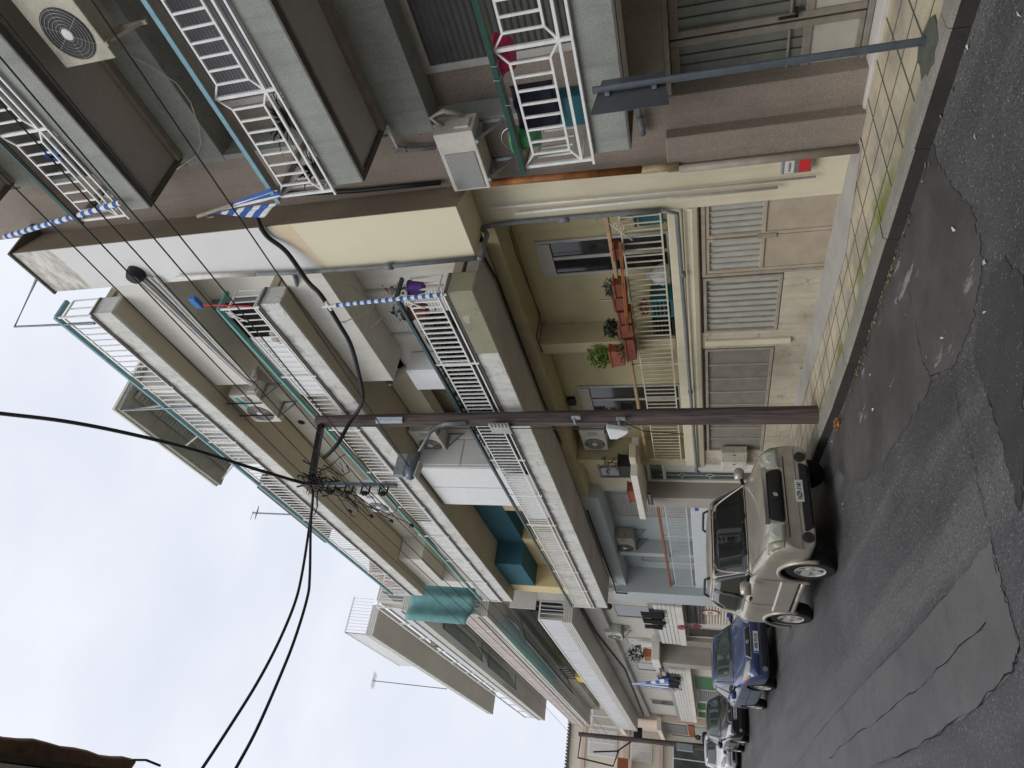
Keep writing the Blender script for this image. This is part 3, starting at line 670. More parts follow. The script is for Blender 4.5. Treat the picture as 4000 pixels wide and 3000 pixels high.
# privacy boards behind railings: white on the second floor, white lath further left
MB().box(-8.35, -6.75, 5.72, 5.735, ZC[1][1] + .03, 6.78).build('privacy_board', mat('white_board', (.76, .765, .765), .4, 0, .05), CB)
mesh = MB()
for k in range(60): mesh.box(-19.8 + k * .1, -19.72 + k * .1, 5.71, 5.72, ZC[1][1] + .02, 6.66)
mesh.build('lath_screen', M_railw, CB)
MB().box(-13.4, -11.32, 5.72, 5.74, ZC[0][1] + .02, 3.86).build('privacy_board', mat('white_board', (.76, .765, .765)), CB)
mesh = MB()
for k in range(56): mesh.box(-19.8 + k * .1, -19.72 + k * .1, 5.715, 5.725, ZC[0][1] + .02, 3.80)
mesh.build('lath_screen', mat('cream_lath', (.63, .58, .48), .5, 0, .1), CB)
# white metal enclosure on the first floor balcony
e = MB().box(-13.1, -11.3, 5.86, 7.2, ZC[0][1], 5.74); en = e.build('balcony_cupboard', mat('white_cupboard', (.70, .70, .69), .4, 0, .06), CB, bevel=.008)
MB().box(-11.30, -11.285, 5.92, 6.5, 3.35, 4.75).box(-11.30, -11.285, 5.92, 6.5, 4.80, 5.68).box(-11.30, -11.285, 6.54, 7.1, 3.35, 5.68).build('cupboard_door', mat('white_cupboard'  , (.70, .70, .69)), en, bevel=.006)
for k in range(2): MB().box(-12.18 - k * .9, -11.32 - k * .9, 5.845, 5.859, 3.3, 5.70).build('cupboard_door', mat('white_cupboard', (.70, .70, .69)), en, bevel=.006)
# windows of the upper floors
window(CB, -8.0, -6.87, ZC[0][1] + .02, 5.50, 6.70, M_frame, 'shutter', .05, None, M_shut, .055)
window(CB, -11.9, -10.6, ZC[0][1] + .02, 5.15, 7.25, M_alum, 'shutter', .06, 4.55, M_shut)
window(CB, -14.1, -13.15, ZC[0][1] + .02, 4.97, 7.25, M_alum, 'glass', .09, mull=1)
window(CB, -17.1, -15.4, ZC[0][1] + .02, 4.97, 7.25, M_alum, 'glass', .09, mull=1)
window(CB, -8.0, -6.85, ZC[1][1] + .02, 8.45, 6.70, M_shutg, 'shutter', .07, 7.95, M_shutg)
window(CB, -10.6, -9.2, ZC[1][1] + .02, 8.25, 7.25, M_alum, 'glass', .07, mull=1)
window(CB, -14.5, -13.0, ZC[1][1] + .02, 8.25, 7.25, M_alum, 'shutter', .07, None, M_shut)
window(CB, -18.9, -17.6, ZC[1][1] + .02, 7.98, 7.25, M_alum, 'glass', .09, mull=1)
# vent in the second floor beam
q = on_y(1177, 1650, 6.69); MB().lathe([(.075, 6.68), (.08, 6.70)], (q.x, 0, q.z), 16, 'y').build('vent_hole', M_dark, CB)
# bundle of pipes running along under the second floor beam, and the black duct cap on the bay
for k in range(5):
    u = k / 4; a = on_y(585 + 84 * u, 1140 + 8 * u, 5.99); b = on_y(963 + 8 * u, 1491 - 25 * u, 5.99); c = a + Vector((.35, .03, .04 + .10 * (1 - u)))
    MB().tube(smooth_path([c, a, b, b + Vector((-.06, .2, .0))]), .024, 8).build('pipe', M_pvcw if k != 2 else M_pvc, CB, smooth=True)
d = MB(); q = on_y(530, 1072, 6.0); d.lathe([(.10, 5.90), (.13, 5.98), (.135, 6.05)], (q.x, 0, q.z), 18, 'y'); d.build('duct_cap', M_black, CB)
# grey drain stack on the edge of the bay and its elbow under the first balcony soffit
p = MB(); P = [on_y(*k, 5.99) for k in ((1000, 1070), (1150, 1065), (1400, 1048), (1520, 1040), (1870, 1007))]
p.tube(P, .031, 12); p.tube([P[3] + (P[2] - P[3]) * .12, P[3] - (P[2] - P[3]) * .12], .048, 12)
el = [P[-1], Vector((P[-1].x, 6.0, 2.70)), Vector((-5.72, 6.42, 2.70)), Vector((-5.72, 6.6, 2.62)), Vector((-5.74, 6.6, .45))]
p.tube(smooth_path(el, 4), .033, 12); p.tube([(-5.74, 6.6, 1.75), (-5.74, 6.6, 1.62)], .043, 12); p.build('drain_stack', M_pvc, CB, smooth=True)
p = MB(); A = on_y(1150, 1075, 5.97); p.tube([A, on_z(1165, 1125, 5.70), on_z(1220, 1190, 5.70), on_z(1420, 1478, 5.70)], .032, 10); p.build('drain_stack', M_pvc, CB, smooth=True)
p = MB(); p.tube([on_y(690, 1085, 5.99), on_y(860, 1075, 5.99), on_y(1000, 1070, 5.99)], .035, 10); p.build('drain_stack', M_pvcw, CB, smooth=True)
# ---- ground floor
m = MB(); m.box(-5.80, -5.10, YG - .05, 7.5, -1.9, 2.80); m.build('ground_pier', M_cream, CB, bevel=.01)
m = MB(); m.box(-14.3, -5.80, 6.65, 7.25, 2.662, 2.872); m.box(-12.75, -5.80, 7.25, 7.6, .35, 2.66)
m.box(-8.86, -8.60, 6.80, 7.25, .40, 2.661); m.box(-12.75, -12.55, 6.72, 7.25, .40, 2.661)
m.build('loggia_wall', M_yellow, CB, bevel=.01)
MB().box(-12.7, -5.80, YG - .02, 7.25, .20, .385).build('loggia_floor_edge', M_cream, CB, bevel=.01)
c = MB(); c.ext([(-12.7, YG - .0, .0), (-12.7, YG - .05, .02), (-12.7, YG - .07, .08), (-12.7, YG - .05, .15), (-12.7, YG - .0, .199), (-12.7, YG + .2, .199), (-12.7, YG + .2, .0)], (6.9, 0, 0))
c.build('cornice', M_cream, CB)
m = MB(); m.box(-12.7, -5.80, YG + .09, 7.5, -1.9, .19)      # masonry of the lower floor, set back where the doors are
m.box(-8.76, -8.36, YG, 7.0, -1.9, -.001); m.box(-12.7, -12.1, YG, 7.0, -1.9, -.001)
m.box(-8.36, -7.10, YG, 7.0, -1.9, -1.10); m.box(-12.1, -8.76, YG, 7.0, -1.9, -1.09)
m.build('lower_wall', M_plinth, CB, bevel=.01)
MB().box(-8.64, -8.52, YG - .05, YG - .001, -1.3, -.05).build('pilaster_strip', M_cream, CB, bevel=.01)
b = MB(); q = on_y(3165, 1425, YG - .004)
pts = []
for k in range(18):
    a = 2 * PI * k / 18; rr = .11 * (1 + .35 * math.sin(3 * a + 1) + random.uniform(-.15, .15)); pts.append((q.x + 1.3 * rr * math.cos(a), YG - .006, q.z + rr * math.sin(a)))
b.ext(pts, (0, .01, 0)); b.build('exposed_brick', M_brick, CB)
# right hand garage door: two leaves, fluted glass above, plain sheet below
def garage_leaf(x0, x1, z0, zs, z1, n, parent):
    f = ring_frame(x0, x1, z0, z1, YG + .0, YG + .06, .05); f.box(x0 + .05, x1 - .05, YG + .001, YG + .059, zs - .05, zs)
    f.build('door_leaf', M_gar, parent, bevel=.005)
    g = MB(); a = x0 + .05; w = (x1 - x0 - .1) / n
    for k in range(n): g.ext([(a + k * w + .006, YG + .05, zs), (a + k * w + .012, YG + .03, zs), (a + (k + 1) * w - .012, YG + .03, zs), (a + (k + 1) * w - .006, YG + .05, zs)], (0, 0, z1 - .05 - zs))
    g.build('glass_panel', M_garw, parent)
    b = MB()
    for k in range(n + 1): b.box(a + k * w - .012, a + k * w + .012, YG + .012, YG + .03, zs, z1 - .05)
    b.build('glazing_bar', M_gard, parent); MB().box(x0 + .05, x1 - .05, YG + .02, YG + .04, z0 + .05, zs - .05).build('door_panel', M_gar, parent)
def fixed_grille(x0, x1, z0, z1, n, parent, mesh=False):
    f = ring_frame(x0, x1, z0, z1, YG - .01, YG + .06, .045); g = f.build('window', M_gard, parent, bevel=.005)
    MB().box(x0 + .045, x1 - .045, YG + .04, YG + .08, z0 + .045, z1 - .045).build('pane', M_garw if not mesh else M_frost, g)
    b = MB(); a = x0 + .045; w = (x1 - x0 - .09) / n
    for k in range(1, n): b.box(a + k * w - .011, a + k * w + .011, YG + .01, YG + .035, z0 + .045, z1 - .045)
    b.build('glazing_bar', M_gard if not mesh else M_gar, g)
    if mesh:
        h = MB(); L = z1 - z0 - .09; W = x1 - x0 - .09; st = .045; k = -L
        while k < W:
            for sgn in (1, -1):
                xa, za, xb, zb = (k, 0, k + L, L) if sgn > 0 else (k, L, k + L, 0)
                xa2, xb2 = max(0, xa), min(W, xb)
                if xb2 > xa2:
                    za2 = za + sgn * (xa2 - xa); zb2 = za + sgn * (xb2 - xa); h.bar((a + xa2, YG + .02, z0 + .045 + za2), (a + xb2, YG + .02, z0 + .045 + zb2), .004)
            k += st
        h.build('wire_mesh', M_gard, g)
    return g
gd = ring_frame(-7.10, -5.66, -1.69, -.03, YG - .015, YG + .07, .05).build('garage_door', M_gard, CB, bevel=.005)
garage_leaf(-6.40, -5.71, -1.66, -.77, -.08, 6, gd); garage_leaf(-7.05, -6.41, -1.66, -.77, -.08, 5, gd)
MB().box(-6.44, -6.37, YG - .02, YG, -.95, -.72).bar((-6.405, YG - .02, -.78), (-6.405, YG - .02, -.18), .012).build('door_bolt', M_gard, gd)
fixed_grille(-8.35, -7.14, -1.09, -.04, 9, CB); fixed_grille(-12.09, -8.78, -1.08, -.045, 8, CB, True)
# fuse box with stickers and cable on the pier
q = on_y(3112, 640, YG - .10)
fb = thing('utility_box', 'grey pipe box with white and red stickers on the pier between the two buildings', 'box', (q.x, YG - .05, q.z), 0, None, True)
MB().box(-.10, .10, -.09, 0, -.16, .16).build('casing', M_steel, fb, bevel=.01)
MB().box(-.085, .085, -.094, -.0905, .03, .13).build('white_sticker', M_plate, fb); MB().box(-.085, .085, -.094, -.0905, -.14, -.02).build('red_sticker', M_red, fb)
text_mesh('inalan', .055, 'sticker_lettering', M_black, fb, frame((1, 0, 0), (0, 0, 1), (0, -.0955, .08)), .001)
p = MB(); p.tube([(-5.45, 6.58, -1.3), (-5.45, 6.58, .9), (-5.42, 6.58, 2.6)], .014, 8); p.tube([(-5.55, 6.58, -.9), (-5.55, 6.58, 2.3)], .018, 8); p.build('conduit', M_pvcw, CB, smooth=True)
# loggia windows, railing, handrail, horizontal waste pipe
def roller_window(x0, x1, z1, z0=.40):
    f = window(CB, x0, x1, z0, z1, 7.25, M_frame, 'glass', .05, mull=1)
    MB().box(x0 + .05, x1 - .05, 7.20, 7.24, z1 - .22, z1 - .05).build('shutter_box', M_frame, f)
roller_window(-7.42, -6.67, 2.37); roller_window(-11.46, -10.5, 2.36)
MB().box(-11.10, -10.87, 7.18, 7.25, 2.47, 2.62).build('vent_box', M_black, CB)
sc_ = MB(); q_ = [(-6.02 - .09 * (1 - k / 26) * math.cos(k * .55), 6.68, 1.02 - .09 * (1 - k / 26) * math.sin(k * .55)) for k in range(24)]; sc_.tube(q_, .008, 5); sc_.bar((-5.95, 6.68, 1.12), (-6.28, 6.68, .86), .014); sc_.build('scroll_bracket', M_railc, CB)
for (a_, b_) in (((-6.05, 5.66, 3.86), (-6.25, 5.66, 3.62)), ((-6.05, 5.66, 6.72), (-6.3, 5.66, 6.5))):
    sc_ = MB(); sc_.bar(a_, b_, .014); sc_.tube([(a_[0] - .08 - .07 * (1 - k / 24) * math.cos(k * .6), 5.66, a_[2] - .06 + .07 * (1 - k / 24) * math.sin(k * .6)) for k in range(22)], .008, 5); sc_.build('scroll_bracket', M_railw, CB)
bar_rail(CB, -12.5, -5.79, 6.72, .40, 1.13, M_railc, M_wood, .118, .10, .05, (.06,), .145, 3.3, .016, name='loggia_railing')
p = MB(); p.tube([(-5.75, 6.60, .44), (-5.80, 6.58, .26), (-9.0, 6.585, .22), (-12.75, 6.59, .17), (-12.85, 6.62, .13)], .030, 10)
for xx in (-6.9, -9.8, -12.72): p.tube([(xx - .03, 6.585, .22 - .012 * (-xx - 9) / 1.0 if xx < -9 else .225), (xx + .03, 6.585, .22 - .012 * (-xx - 9) / 1.0 if xx < -9 else .225)], .042, 10)
p.build('waste_pipe', M_pvc, CB, smooth=True)
w = MB(); w.tube([on_y(*k, 6.63) for k in ((1990, 900), (2015, 985), (2070, 1130), (2110, 1230), (2095, 1318), (2120, 1375))], .01, 6); w.build('wall_cable', M_black, CB)
w = MB(); w.tube([on_z(*k, 2.84) for k in ((1880, 985), (1940, 1090), (2036, 1345), (2080, 1460), (2150, 1640), (2240, 1830), (2290, 1960), (2400, 2290))], .02, 6); w.build('wall_cable', M_black, CB)
# little entrance: door of white panels with a leaded strip, canopy slab over it
dm = MB().box(-14.62, -12.7, 7.0, 7.5, -1.8, 2.66); dm.build('entrance_wall', M_cream, CB)
ed = ring_frame(-13.95, -12.95, -1.5, 1.25, 6.93, 7.0, .07).build('entrance_door', mat('white_door', (.62, .62, .58), .4, 0, .08), CB, bevel=.005)
MB().box(-13.47, -13.02, 6.96, 7.0, -1.43, .84).build('door_panel', mat('white_door', (.62, .62, .58)), ed)
MB().box(-13.88, -13.5, 6.97, 7.0, -1.43, .84).build('leaded_glass', M_glassg, ed); MB().box(-13.88, -13.02, 6.965, 7.0, .92, 1.18).build('fanlight', M_glassg, ed)
MB().box(-13.88, -13.02, 6.94, 6.99, .845, .915).box(-13.5, -13.47, 6.945, 6.99, -1.43, .84).build('door_rail', mat('white_door', (.62, .62, .58)), ed)
ld = MB()
for z in (.5, -.1, -.7):
    for (a, b) in (((-13.69, z + .1), (-13.62, z)), ((-13.62, z), (-13.69, z - .1)), ((-13.69, z - .1), (-13.76, z)), ((-13.76, z), (-13.69, z + .1)), ((-13.69, z + .1), (-13.69, z + .5)), ((-13.76, z), (-13.88, z))): ld.bar((a[0], 6.966, a[1]), (b[0], 6.966, b[1]), .012)
ld.build('lead_came', M_plate, ed)
window(CB, -13.9, -12.9, 1.55, 2.35, 7.0, M_woodg, 'glass', .05, mull=1)
MB().box(-14.62, -14.12, YG - .1, 7.0, -1.8, 1.30).build('entrance_pillar', wall('grey_stucco', (.38, .35, .31), (.24, .22, .19), .5, 1.5, 50, .1, .3, .3), CB, bevel=.01)
can = MB().box(-14.2, -12.05, 6.10, 7.0, 1.30, 1.44).build('door_canopy', M_white, CB, bevel=.012)
MB().box(-12.052, -11.75, 6.35, 6.68, 1.32, 1.45).build('canopy_return', M_cream, CB, bevel=.01)
# pale blue ground floor flat on the left
m = MB(); m.box(-20.9, -14.62, 7.25, 7.6, .3, 2.66); m.box(-20.9, -14.3, 6.65, 7.25, 2.44, 2.872); m.box(-21.55, -20.6, 6.45, 7.6, -1.6, 2.86); m.box(-18.55, -18.3, 6.85, 7.25, .35, 2.44)
m.build('blue_wall', M_blue, CB, bevel=.01)
MB().box(-20.6, -14.66, 6.70, 7.25, -.07, .36).build('blue_slab_edge', mat('pale_blue_paint', (.55, .585, .60), .6, 0, .08), CB, bevel=.012)
MB().box(-20.6, -14.66, 6.9, 7.5, -1.7, -.07).build('blue_lower_wall', M_plinth, CB)
bar_rail(CB, -20.55, -14.7, 6.72, .38, 1.07, mat('bluish_white_rail', (.58, .62, .63), .45, 0, .1), M_orange, .10, .09, .06, (.06,), .14, 1.9, .016, name='blue_flat_railing')
window(CB, -16.65, -15.3, .40, 2.33, 7.25, M_frame, 'shutter', .04, None, mat('grey_slatted_shutter', (.40, .395, .37), .5, 0, .1), .06)
window(CB, -20.0, -18.9, .40, 1.95, 7.25, M_frame, 'shutter', .04, None, mat('grey_slatted_shutter', (.40, .395, .37)), .06)
MB().box(-14.98, -14.80, 6.69, 6.70, .18, .26).build('house_number', mat('blue_enamel', (.03, .08, .28), .35, 0, .05), CB)
w = MB(); w.tube([(-15.0, 6.62, 2.80), (-17, 6.62, 2.80), (-20.4, 6.6, 2.80), (-20.6, 6.4, 2.74), (-20.6, 6.4, 2.4)], .025, 8); w.build('wall_cable', M_black, CB)
w = MB(); w.lathe([(.07, 7.12), (.10, 7.17), (.09, 7.25)], (-15.7, 0, 2.62), 14, 'y'); w.build('lamp', M_woodg, CB)
# electricity meter boxes by the entrance
for k, (xx, lb) in enumerate(((-12.05, 'beige meter box under the waste pipe, the one nearer the wire mesh window'), (-12.42, 'pale grey meter box beside the leaded door, half hidden by the off-road car'))):
    b = thing('meter_box', lb, 'meter box', (xx, 6.69, -.55), 0, 'electricity meter boxes', True)
    MB().box(-.17, .17, -.16, 0, -.24, .24).build('casing', M_acy if k == 0 else M_acw, b, bevel=.015); MB().box(-.13, .13, -.166, -.161, -.19, .19).build('door', M_acy if k == 0 else M_acw, b, bevel=.004); MB().box(.08, .1, -.172, -.166, -.03, .03).build('latch', M_black, b)
# ---- penthouse on the roof terrace
PH = thing('rooftop_house', 'set back rooftop room with tiled eaves and white window frames above the third floor railing', 'rooftop room', (-11.3, 7.2, 9.2))
MB().box(-13.0, -9.55, 6.80, 11, 9.19, 12.0).build('wall', mat('penthouse_wall', (.45, .44, .41), .8, 0, .15, 2), PH)
MB().box(-13.12, -9.45, 6.22, 11.2, 12.0, 12.13).build('roof', M_conc, PH, bevel=.01); MB().box(-13.14, -9.43, 6.19, 11.2, 12.13, 12.20).build('roof_edge', M_white, PH)
tl = MB()
for k in range(34): tl.tube([(-13.0 + k * .102, 6.60, 11.96), (-13.0 + k * .102, 6.80, 11.90)], .05, 6)
tl.build('roof_tile_row', M_conc, PH)
for k in range(4):
    f = ring_frame(-12.95 + k * .85, -12.13 + k * .85, 9.75, 11.72, 6.74, 6.82, .07).build('window', M_railw, PH); MB().box(-12.89 + k * .85, -12.19 + k * .85, 6.77, 6.79, 9.82, 11.65).build('pane', mat('blind_grey', (.33, .34, .33), .5, 0, .1), f)
for a_ in ((-13.0, -12.6), (-11.4, -11.2), (-9.7, -10.1)): MB().tube([(a_[0], 6.35, 11.95), (a_[1], 6.78, 11.3)], .022, 6).build('brace', M_railw, PH)
# clothes line frames on the terrace
for k, (px, lb) in enumerate((((145, 1086, 57, 1276, 370, 1263), 'rusty pipe frame standing up from the corner of the roof terrace'), ((545, 1443, 470, 1603, 760, 1590), 'second pipe frame on the roof terrace, in front of the rooftop room'))):
    A = on_y(px[0], px[1], 6.05); B = on_y(px[2], px[3], 5.66); C = on_y(px[4], px[5], 5.66); B.z = B.z
    tag(MB().tube([A, B, C], .022, 8).build('clothes_line_frame', M_steeld), lb, 'pipe frame', 'clothes line frames on the roof terrace')
# second rooftop block on the same house, white with a tiled edge
RB = thing('rooftop_block', 'small white rooftop block with dark eave at the left end of the cream house', 'rooftop room', (-17, 8.5, 9.2))
MB().box(-19.4, -15.4, 7.6, 12, 9.19, 12.6).build('wall', M_white, RB); MB().box(-19.6, -15.3, 7.2, 12.2, 12.6, 12.72).build('roof', M_grime, RB)
# ------------------------------------------------------------------ pale grey apartment building (left, further up the street)
WB = thing('apartment_building', 'pale grey apartment building with grooved slab edges and teal awnings, beyond the cream one', 'building', (-33, 6.8, -1.0))
X0, X1 = -21.62, -44.6
ZW = [(4.25, 4.56, 5.36), (7.12, 7.45, 8.2), (9.93, 10.28, 11.2), (13.3, 13.65, 0)]
m = MB(); m.box(X1, X0 - .2, 6.9, 16, -1.6, 10.2); m.box(X1, -25.5, 7.0, 15, 10.2, 13.32); m.build('wall', M_b2, WB, bevel=.01)
MB().box(X1, X0 - .25, 6.55, 6.89, 3.55, 4.249).box(X1, X0 - .25, 6.6, 6.89, 6.6, 7.119).build('lintel_beam', M_b2, WB, bevel=.01)
def grooved(x0, x1, y, z0, z1, n, end=True, depth=.9):
    g = MB(); h = (z1 - z0) / n
    for k in range(n):
        g.box(x0, x1, y, y + .12, z0 + k * h + .012, z0 + (k + 1) * h - .012)
        if end: g.box(x1 - .10, x1, y + .121, y + depth, z0 + k * h + .012, z0 + (k + 1) * h - .012)
    g.box(x0, x1 - .02, y + .02, y + .14, z0, z1)
    if end: g.box(x1 - .12, x1 - .02, y + .14, y + depth, z0, z1)
    return g
M_groove = mat('grooved_plaster', (.66, .645, .60), .7, 0, .12, 3)
M_panel = mat('frosted_white_panel', (.60, .605, .61), .5, 0, .10, 1.5)
for i, (b, t, h) in enumerate(ZW):
    xa = X0 if i < 3 else -25.9
    s = grooved(X1, xa, 5.66, b, t, 4, True, 1.25).build('balcony_slab' if i < 3 else 'roof_slab', M_groove, WB)
    MB().box(X1, xa - .12, 5.80, 6.92, b + .01, b + .2).build('soffit', M_b2s, s)
    if h:
        MB().box(X1, xa - .03, 5.70, 5.715, t + .04, h - .03 if i < 2 else t + .42).build('parapet_panel', M_panel if i != 1 else mat('pinkish_lath_panel', (.50, .42, .39), .6, 0, .15, 3), WB)
        r = MB().box(X1, xa, 5.68, 5.74, h - .03, h + .02)
        for k in range(12): r.box(xa - .02 - k * 2.05, xa - k * 2.05 + .02, 5.68, 5.72, t, h)
        for k in range(9): r.box(xa - .015, xa + .002, 5.75 + k * .13, 5.77 + k * .13, t, h)
        r.box(xa - .02, xa + .004, 5.74, 6.9, h - .03, h + .02); r.build('balcony_railing', M_railw, WB)
    if i in (1, 2): MB().box(X1, xa - .1, 5.64, 5.655, t - .02, t + .03).build('slab_lip', M_grime, WB)
for i in range(3):
    b, t, h = ZW[i]
    for k in range(7):
        xx = -23.6 - k * 3.1
        window(WB, xx - 1.5, xx, t + .05, t + 2.05, 6.9 if i < 2 else 7.0 if xx < -25.6 else 6.9, M_alum if k % 2 else M_frame, 'shutter' if (k + i) % 3 else 'glass', .07, t + .9 if (k + i) % 3 == 1 else None, M_shut if k % 2 else M_shutg, .07, mull=1)
# side return with frame on level one
MB().box(-21.63, -21.6, 6.0, 6.9, 5.5, 6.4).build('side_screen', M_b2s, WB)
# lower floors of the pale grey house
ZM = 1.0
MB().box(X1, X0 - .1, 6.75, 6.9, -1.6, 3.6).build('lower_wall', M_b2, WB)
for (xa, xb) in ((-21.7, -26.4), (-28.9, -44.0)):
    g = grooved(xb, xa, 6.42, ZM + .05, ZM + .72, 5, False).build('mezzanine_fascia', M_groove, WB)
    MB().box(xb, xa, 6.40, 6.75, ZM - .18, ZM + .04).build('fascia_base', M_white, WB)
    MB().box(xb, xa, 6.46, 6.47, ZM + .72, ZM + .9).build('fascia_panel', M_frost, WB)
MB().box(-27.9, -26.6, 5.85, 6.75, 1.83, 2.12).box(-30.2, -27.9, 5.95, 6.75, 1.95, 2.10).build('entrance_canopy', M_white, WB, bevel=.01)
MB().box(-28.0, -27.4, 5.95, 6.75, -1.3, 1.83).build('entrance_pillar', wall('grey_stucco', (.38, .35, .31)), WB, bevel=.01)
MB().box(-27.35, -26.5, 6.6, 6.75, -1.3, 1.8).build('entrance_recess', M_woodg, WB)
sh = slats(-24.5, -21.72, 6.74, -1.35, .80, .095, .03, .12).build('shop_shutter', mat('dirty_shop_shutter', (.55, .51, .44), .5, 0, .2, 3), WB)
gr = MB(); 
for k in range(22): gr.box(-24.45 + k * .125, -24.425 + k * .125, 6.69, 6.705, .12, .74)
gr.box(-24.5, -21.72, 6.69, 6.705, .42, .45); gr.build('vent_grille', M_black, sh)
MB().lathe([(.30, 6.70), (.30, 6.708)], (-23.1, 0, -.05), 24, 'y').build('round_emblem', mat('faded_red_emblem', (.40, .10, .10), .6, 0, .15), sh); MB().lathe([(.24, 6.695), (.24, 6.70)], (-23.1, 0, -.05), 24, 'y').build('emblem_centre', M_groove, sh)
text_mesh('OK', .24, 'emblem_lettering', mat('faded_red_emblem', (.40, .10, .10)), WB, frame((1, 0, 0), (0, 0, 1), (-23.1, 6.69, -.05)), .001)
window(WB, -26.3, -25.1, -1.2, .78, 6.75, M_frame, 'glass', .06)
window(WB, -36.0, -33.0, -.9, .78, 6.75, M_frame, 'shutter', .06, None, M_greenw, .06); window(WB, -41.6, -39.3, -.7, .80, 6.75, M_railw, 'shutter', .08, None, M_greenw, .06); window(WB, -44.2, -42.0, -.7, .80, 6.75, M_railw, 'shutter', .08, None, M_greenw, .06)
slats(-38.9, -36.3, 6.74, -.9, .60, .1, .03, .12).build('shop_shutter', M_shutg, WB)
for (xx, zz) in ((-23.9, .92), (-24.95, .42)):
    o = MB().lathe([(.22, 6.36 if zz > .9 else 6.72), (.23, 6.385 if zz > .9 else 6.745)], (xx, 0, 0), 22, 'y'); o.v = [(x, y, z * .62 + zz) for x, y, z in o.v]
    ob = o.build('shop_sign', M_mag)
    tag(ob, 'magenta oval shop sign ' + ('fixed to the white fascia above the dirty shop shutter' if zz > .9 else 'on the white wall beside the dirty shop shutter'), 'sign', 'magenta oval signs')
for k in range(5): window(WB, -24.4 - k * 4.2, -23.0 - k * 4.2, 1.8, 3.2, 6.75, M_frame, 'shutter' if k % 2 else 'glass', .06, None, M_shut, .06)
w = MB(); w.tube([(-21.8, 6.5, 4.2), (-26, 6.5, 4.15), (-32, 6.52, 3.7), (-44, 6.5, 3.9)], .04, 6); w.tube([(-22.5, 6.6, 3.9), (-30, 6.6, 3.6), (-36, 6.6, 3.7), (-43, 6.6, 3.6)], .03, 6); w.build('wall_cable', M_black, WB)
def awning(label, x0, x1, y0, z0, y1, z1, m, group='rolled down awnings'):
    t = thing('awning', label, 'awning', (x0, y0, z0), 0, group)
    MB().grid(lambda u, v: Vector((x0 + (x1 - x0) * u, y0 + (y1 - y0) * v, z0 + (z1 - z0) * v - .08 * math.sin(PI * v) + .012 * math.sin(u * 22))), 24, 6).build('cloth', m, t, smooth=True, solid=.006)
    f = MB(); f.tube([(x0, y0, z0), (x1, y0, z0)], .035, 8); f.tube([(x0, y1, z1), (x1, y1, z1)], .02, 8)
    for xx in (x0 + .2 * (1 if x1 > x0 else -1), x1 - .2 * (1 if x1 > x0 else -1)): f.tube([(xx, y0, z0 - .4), (xx, y1, z1)], .018, 6)
    f.build('awning_frame', M_steeld, t); return t
P1 = on_x(1600, 2310, -21.9); 
awning('pale green awning under the uppermost pale grey balcony, the one nearer the cream house', -28.5, -23.2, 6.3, 9.75, 5.55, 9.25, M_awng); awning('pale green awning under the uppermost pale grey balcony, the one further up the street', -34.5, -29.2, 6.3, 9.75, 5.55, 9.25, M_awng)
awning('long teal awning folded under the middle pale grey balcony', -33.5, -23.5, 6.2, 6.95, 5.45, 6.2, M_awn)
# hanging teal curtain at the side of the second floor
cu = MB().grid(lambda u, v: Vector((-21.25 + .10 * math.sin(u * 14), 5.25 + 1.5 * u, 9.85 - 2.15 * v - .5 * (v ** 3) * math.sin(PI * u) * .4)), 26, 14)
cu = cu.build('side_curtain', M_awn, None, smooth=True, solid=.008); tag(cu, 'teal cloth curtain hanging at the end of the pale grey balcony beside the cream house', 'curtain')
ac_unit('small air conditioner under the roof slab of the pale grey house', (-31.5, 6.98, 12.3), .8, .3, .56, M_acw, -1); ac_unit('air conditioner high on the wall of the pale grey house, above the entrance pillar', (-25.9, 6.74, 3.15), .9, .32, .6, M_acw, -1)
# antennas on the roofs
def antenna(label, base, hgt, boomx=.9, el=.45):
    t = thing('tv_antenna', label, 'antenna', base, 0, 'television antennas on the roofs', True)
    MB().tube([(0, 0, 0), (.06, 0, hgt)], .028, 6).build('mast', M_steeld, t)
    b = MB(); b.tube([(-boomx * .3, 0, hgt - .05), (boomx * .9, 0, hgt - .35)], .014, 5)
    for k in range(6): xx = -boomx * .3 + boomx * 1.2 * k / 5; zz = hgt - .05 - .3 * k / 5; b.tube([(xx, -el, zz), (xx, el, zz)], .009, 4)
    b.tube([(-.4 * boomx, -el, hgt + .15), (-.4 * boomx, el, hgt + .15)], .009, 4)
    b.build('elements', M_steel, t); return t
q = on_y(1735, 2690, 6.5); e = on_y(1500, 2680, 6.5); antenna('rooftop television antenna leaning on the roof of the pale grey house', (q.x, 6.5, q.z - .2), e.z - q.z + .3)
q = on_y(1210, 2014, 7.5); e = on_y(995, 2010, 7.5); antenna('thin television antenna behind the roof terrace railing of the cream house', (q.x, 7.5, q.z - 1.4), e.z - q.z + 1.4, .35, .16)
q = on_y(862, 1850, 9.0)
